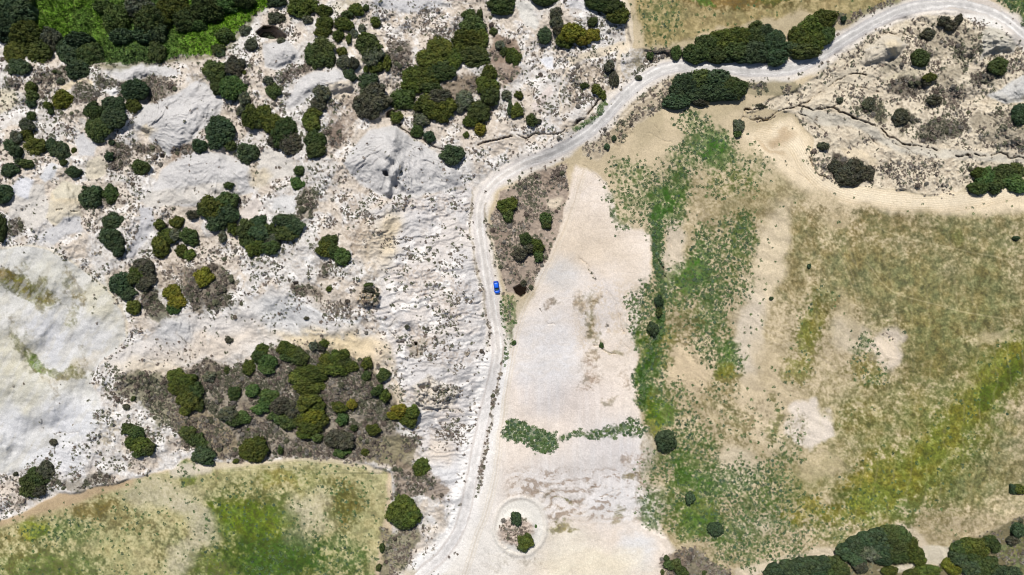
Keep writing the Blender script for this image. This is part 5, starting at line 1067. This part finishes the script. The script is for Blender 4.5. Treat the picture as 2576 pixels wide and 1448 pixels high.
M_RUB = flat("tyre_rubber", (.02,.02,.02), .9); M_RIM = flat("alloy_rim", (.5,.5,.52), .3, .9); M_PLA = flat("black_plastic", (.025,.025,.03), .6)
M_RED = flat("red_tail_lamp", (.35,.01,.01), .2); M_LAMP = flat("clear_headlamp", (.6,.62,.65), .15); M_DASH = flat("grey_green_sunshade", (.16,.26,.24), .7)
def loft(name, secs, m_, parent, smooth=True):
    """secs: list of (x, half_width, z_low, z_high, round) cross-sections"""
    k = 16; co, f = [], []
    for x, hw_, z0, z1, rr in secs:
        for i in range(k):
            a = 2*math.pi*i/k; c, s = math.cos(a), math.sin(a)
            y = hw_*math.copysign(abs(c)**rr, c); z = (z0+z1)/2+(z1-z0)/2*math.copysign(abs(s)**rr, s)
            co.append((x, y, z))
    n = len(secs)
    for j in range(n-1):
        for i in range(k): f.append((j*k+i, j*k+(i+1)%k, (j+1)*k+(i+1)%k, (j+1)*k+i))
    me = bpy.data.meshes.new(name); me.from_pydata(co, [], f+[tuple(range(k))[::-1], tuple(range((n-1)*k, n*k))])
    me.materials.append(m_); me.polygons.foreach_set("use_smooth", [smooth]*len(me.polygons)); me.update()
    return new_obj(name, me, parent)
def quad(name, pts, m_, parent, th=.02):
    c = np.array(pts, float); n_ = np.cross(c[1]-c[0], c[2]-c[0]); n_ /= np.linalg.norm(n_)
    k = len(c); co = [tuple(p) for p in c]+[tuple(p-n_*th) for p in c]
    f = [tuple(range(k)), tuple(range(2*k-1, k-1, -1))]+[(i, i+k, (i+1)%k+k, (i+1)%k) for i in range(k)]
    me = bpy.data.meshes.new(name); me.from_pydata(co, [], f); me.materials.append(m_); me.update()
    return new_obj(name, me, parent)
car = bpy.data.objects.new("parked_car", None); COL.objects.link(car)
car["label"] = "bright blue hatchback parked on the right edge of the white road"; car["category"] = "car"
R5 = .45
loft("body", [(-2.08,.55,.34,.62,R5),(-2.02,.78,.28,.86,R5),(-1.85,.86,.24,.98,R5),(-1.3,.89,.22,1.0,R5),(-.4,.90,.22,.98,R5),(.6,.90,.22,.96,R5),(1.1,.89,.22,.94,R5),(1.6,.85,.24,.86,R5),(1.9,.76,.27,.74,R5),(2.05,.60,.32,.62,R5),(2.10,.40,.36,.56,R5)], M_PAINT, car)
cab = loft("cabin", [(-1.92,.66,.86,.98,R5),(-1.70,.74,.85,1.30,R5),(-1.45,.76,.85,1.42,R5),(-.6,.78,.85,1.47,R5),(.1,.77,.85,1.44,R5),(.42,.75,.85,1.30,R5),(.80,.73,.85,1.06,R5),(1.05,.68,.84,.95,R5)], M_GLASS, car)
def roof_strip(name, xs, hw_, z, m_, parent, rows=7, th=.03):
    co, f = [], []
    for x, h_, zz in zip(xs, hw_, z):
        for i in range(rows):
            t_ = -1+2*i/(rows-1); co.append((x, h_*t_, zz-.05*abs(t_)**3))
    n = len(xs)
    for j in range(n-1):
        for i in range(rows-1): f.append((j*rows+i, (j+1)*rows+i, (j+1)*rows+i+1, j*rows+i+1))
    me = bpy.data.meshes.new(name); me.from_pydata(co, [], f); me.materials.append(m_)
    me.polygons.foreach_set("use_smooth", [True]*len(me.polygons)); me.update()
    o = new_obj(name, me, parent); md = o.modifiers.new("thick", 'SOLIDIFY'); md.thickness = th; md.offset = 1; return o
roof_strip("roof", [-1.62,-1.3,-.8,-.2,.18], [.58,.63,.65,.64,.60], [1.385,1.46,1.485,1.475,1.455], M_PAINT, car)
roof_strip("windshield", [.50,.70,.90,1.02], [.60,.62,.63,.60], [1.30,1.17,1.035,.972], M_SHIELD, car)
roof_strip("bonnet", [1.12,1.4,1.7,1.93], [.72,.74,.70,.56], [.960,.925,.85,.745], M_PAINT, car, th=.02)
for sy in (-1, 1):
    loft("wing_mirror", [(.62,.10,.92,1.02,.6),(.72,.13,.90,1.04,.6),(.80,.06,.93,1.0,.6)], M_PAINT, car).location.y = sy*.98
    loft("headlight", [(1.70,.10,.62,.76,.6),(1.90,.13,.58,.74,.6),(1.99,.05,.60,.68,.6)], M_LAMP, car).location.y = sy*.60
    loft("tail_light", [(-2.06,.07,.66,.86,.6),(-1.98,.10,.62,.95,.6),(-1.88,.05,.66,.98,.6)], M_RED, car).location.y = sy*.70
    for x in (-1.28, 1.30):
        wh = bpy.data.objects.new("wheel", None)
        def disc(name, r_, w_, m_, par):
            k = 24; co, f = [], []
            prof = [(-w_/2, r_*.55), (-w_/2, r_*.93), (-w_*.3, r_), (w_*.3, r_), (w_/2, r_*.93), (w_/2, r_*.55)]
            for yy, q in prof:
                for i in range(k): co.append((q*math.cos(6.2832*i/k), yy, q*math.sin(6.2832*i/k)))
            for j in range(len(prof)-1):
                for i in range(k): f.append((j*k+i, j*k+(i+1)%k, (j+1)*k+(i+1)%k, (j+1)*k+i))
            f += [tuple(range(k)), tuple(range(5*k, 6*k))[::-1]]
            me = bpy.data.meshes.new(name); me.from_pydata(co, [], f); me.materials.append(m_); me.update(); return new_obj(name, me, par)
        COL.objects.link(wh); wh.parent = car; wh.location = (x, sy*.80, .31)
        disc("tyre", .31, .20, M_RUB, wh); disc("rim", .20, .215, M_RIM, wh)
loft("bumper", [(1.92,.70,.26,.42,.5),(2.10,.52,.28,.42,.5),(2.14,.30,.30,.40,.5)], M_PLA, car)
loft("bumper", [(-2.14,.40,.30,.46,.5),(-2.09,.66,.28,.46,.5),(-1.95,.78,.26,.44,.5)], M_PLA, car)
quad("number_plate", [(2.15,-.24,.34),(2.15,.24,.34),(2.15,.24,.45),(2.15,-.24,.45)], flat("white_plate", (.7,.7,.7), .5), car)
cu, cv = 1249.3, 723.5
z0 = soft_h(cu, cv)
a0 = np.array(place(cu-2.0, cv-12, soft_h(cu-2, cv-12))); a1 = np.array(place(cu+2.0, cv+12, soft_h(cu+2, cv+12)))
x_, y_, _z = place(cu, cv, z0); car.location = (x_, y_, float((a0[2]+a1[2])/2)+.05)
dvec = a1-a0; car.rotation_euler = (0, -math.atan2(dvec[2], math.hypot(dvec[0], dvec[1])), math.radians(-90+7.5))
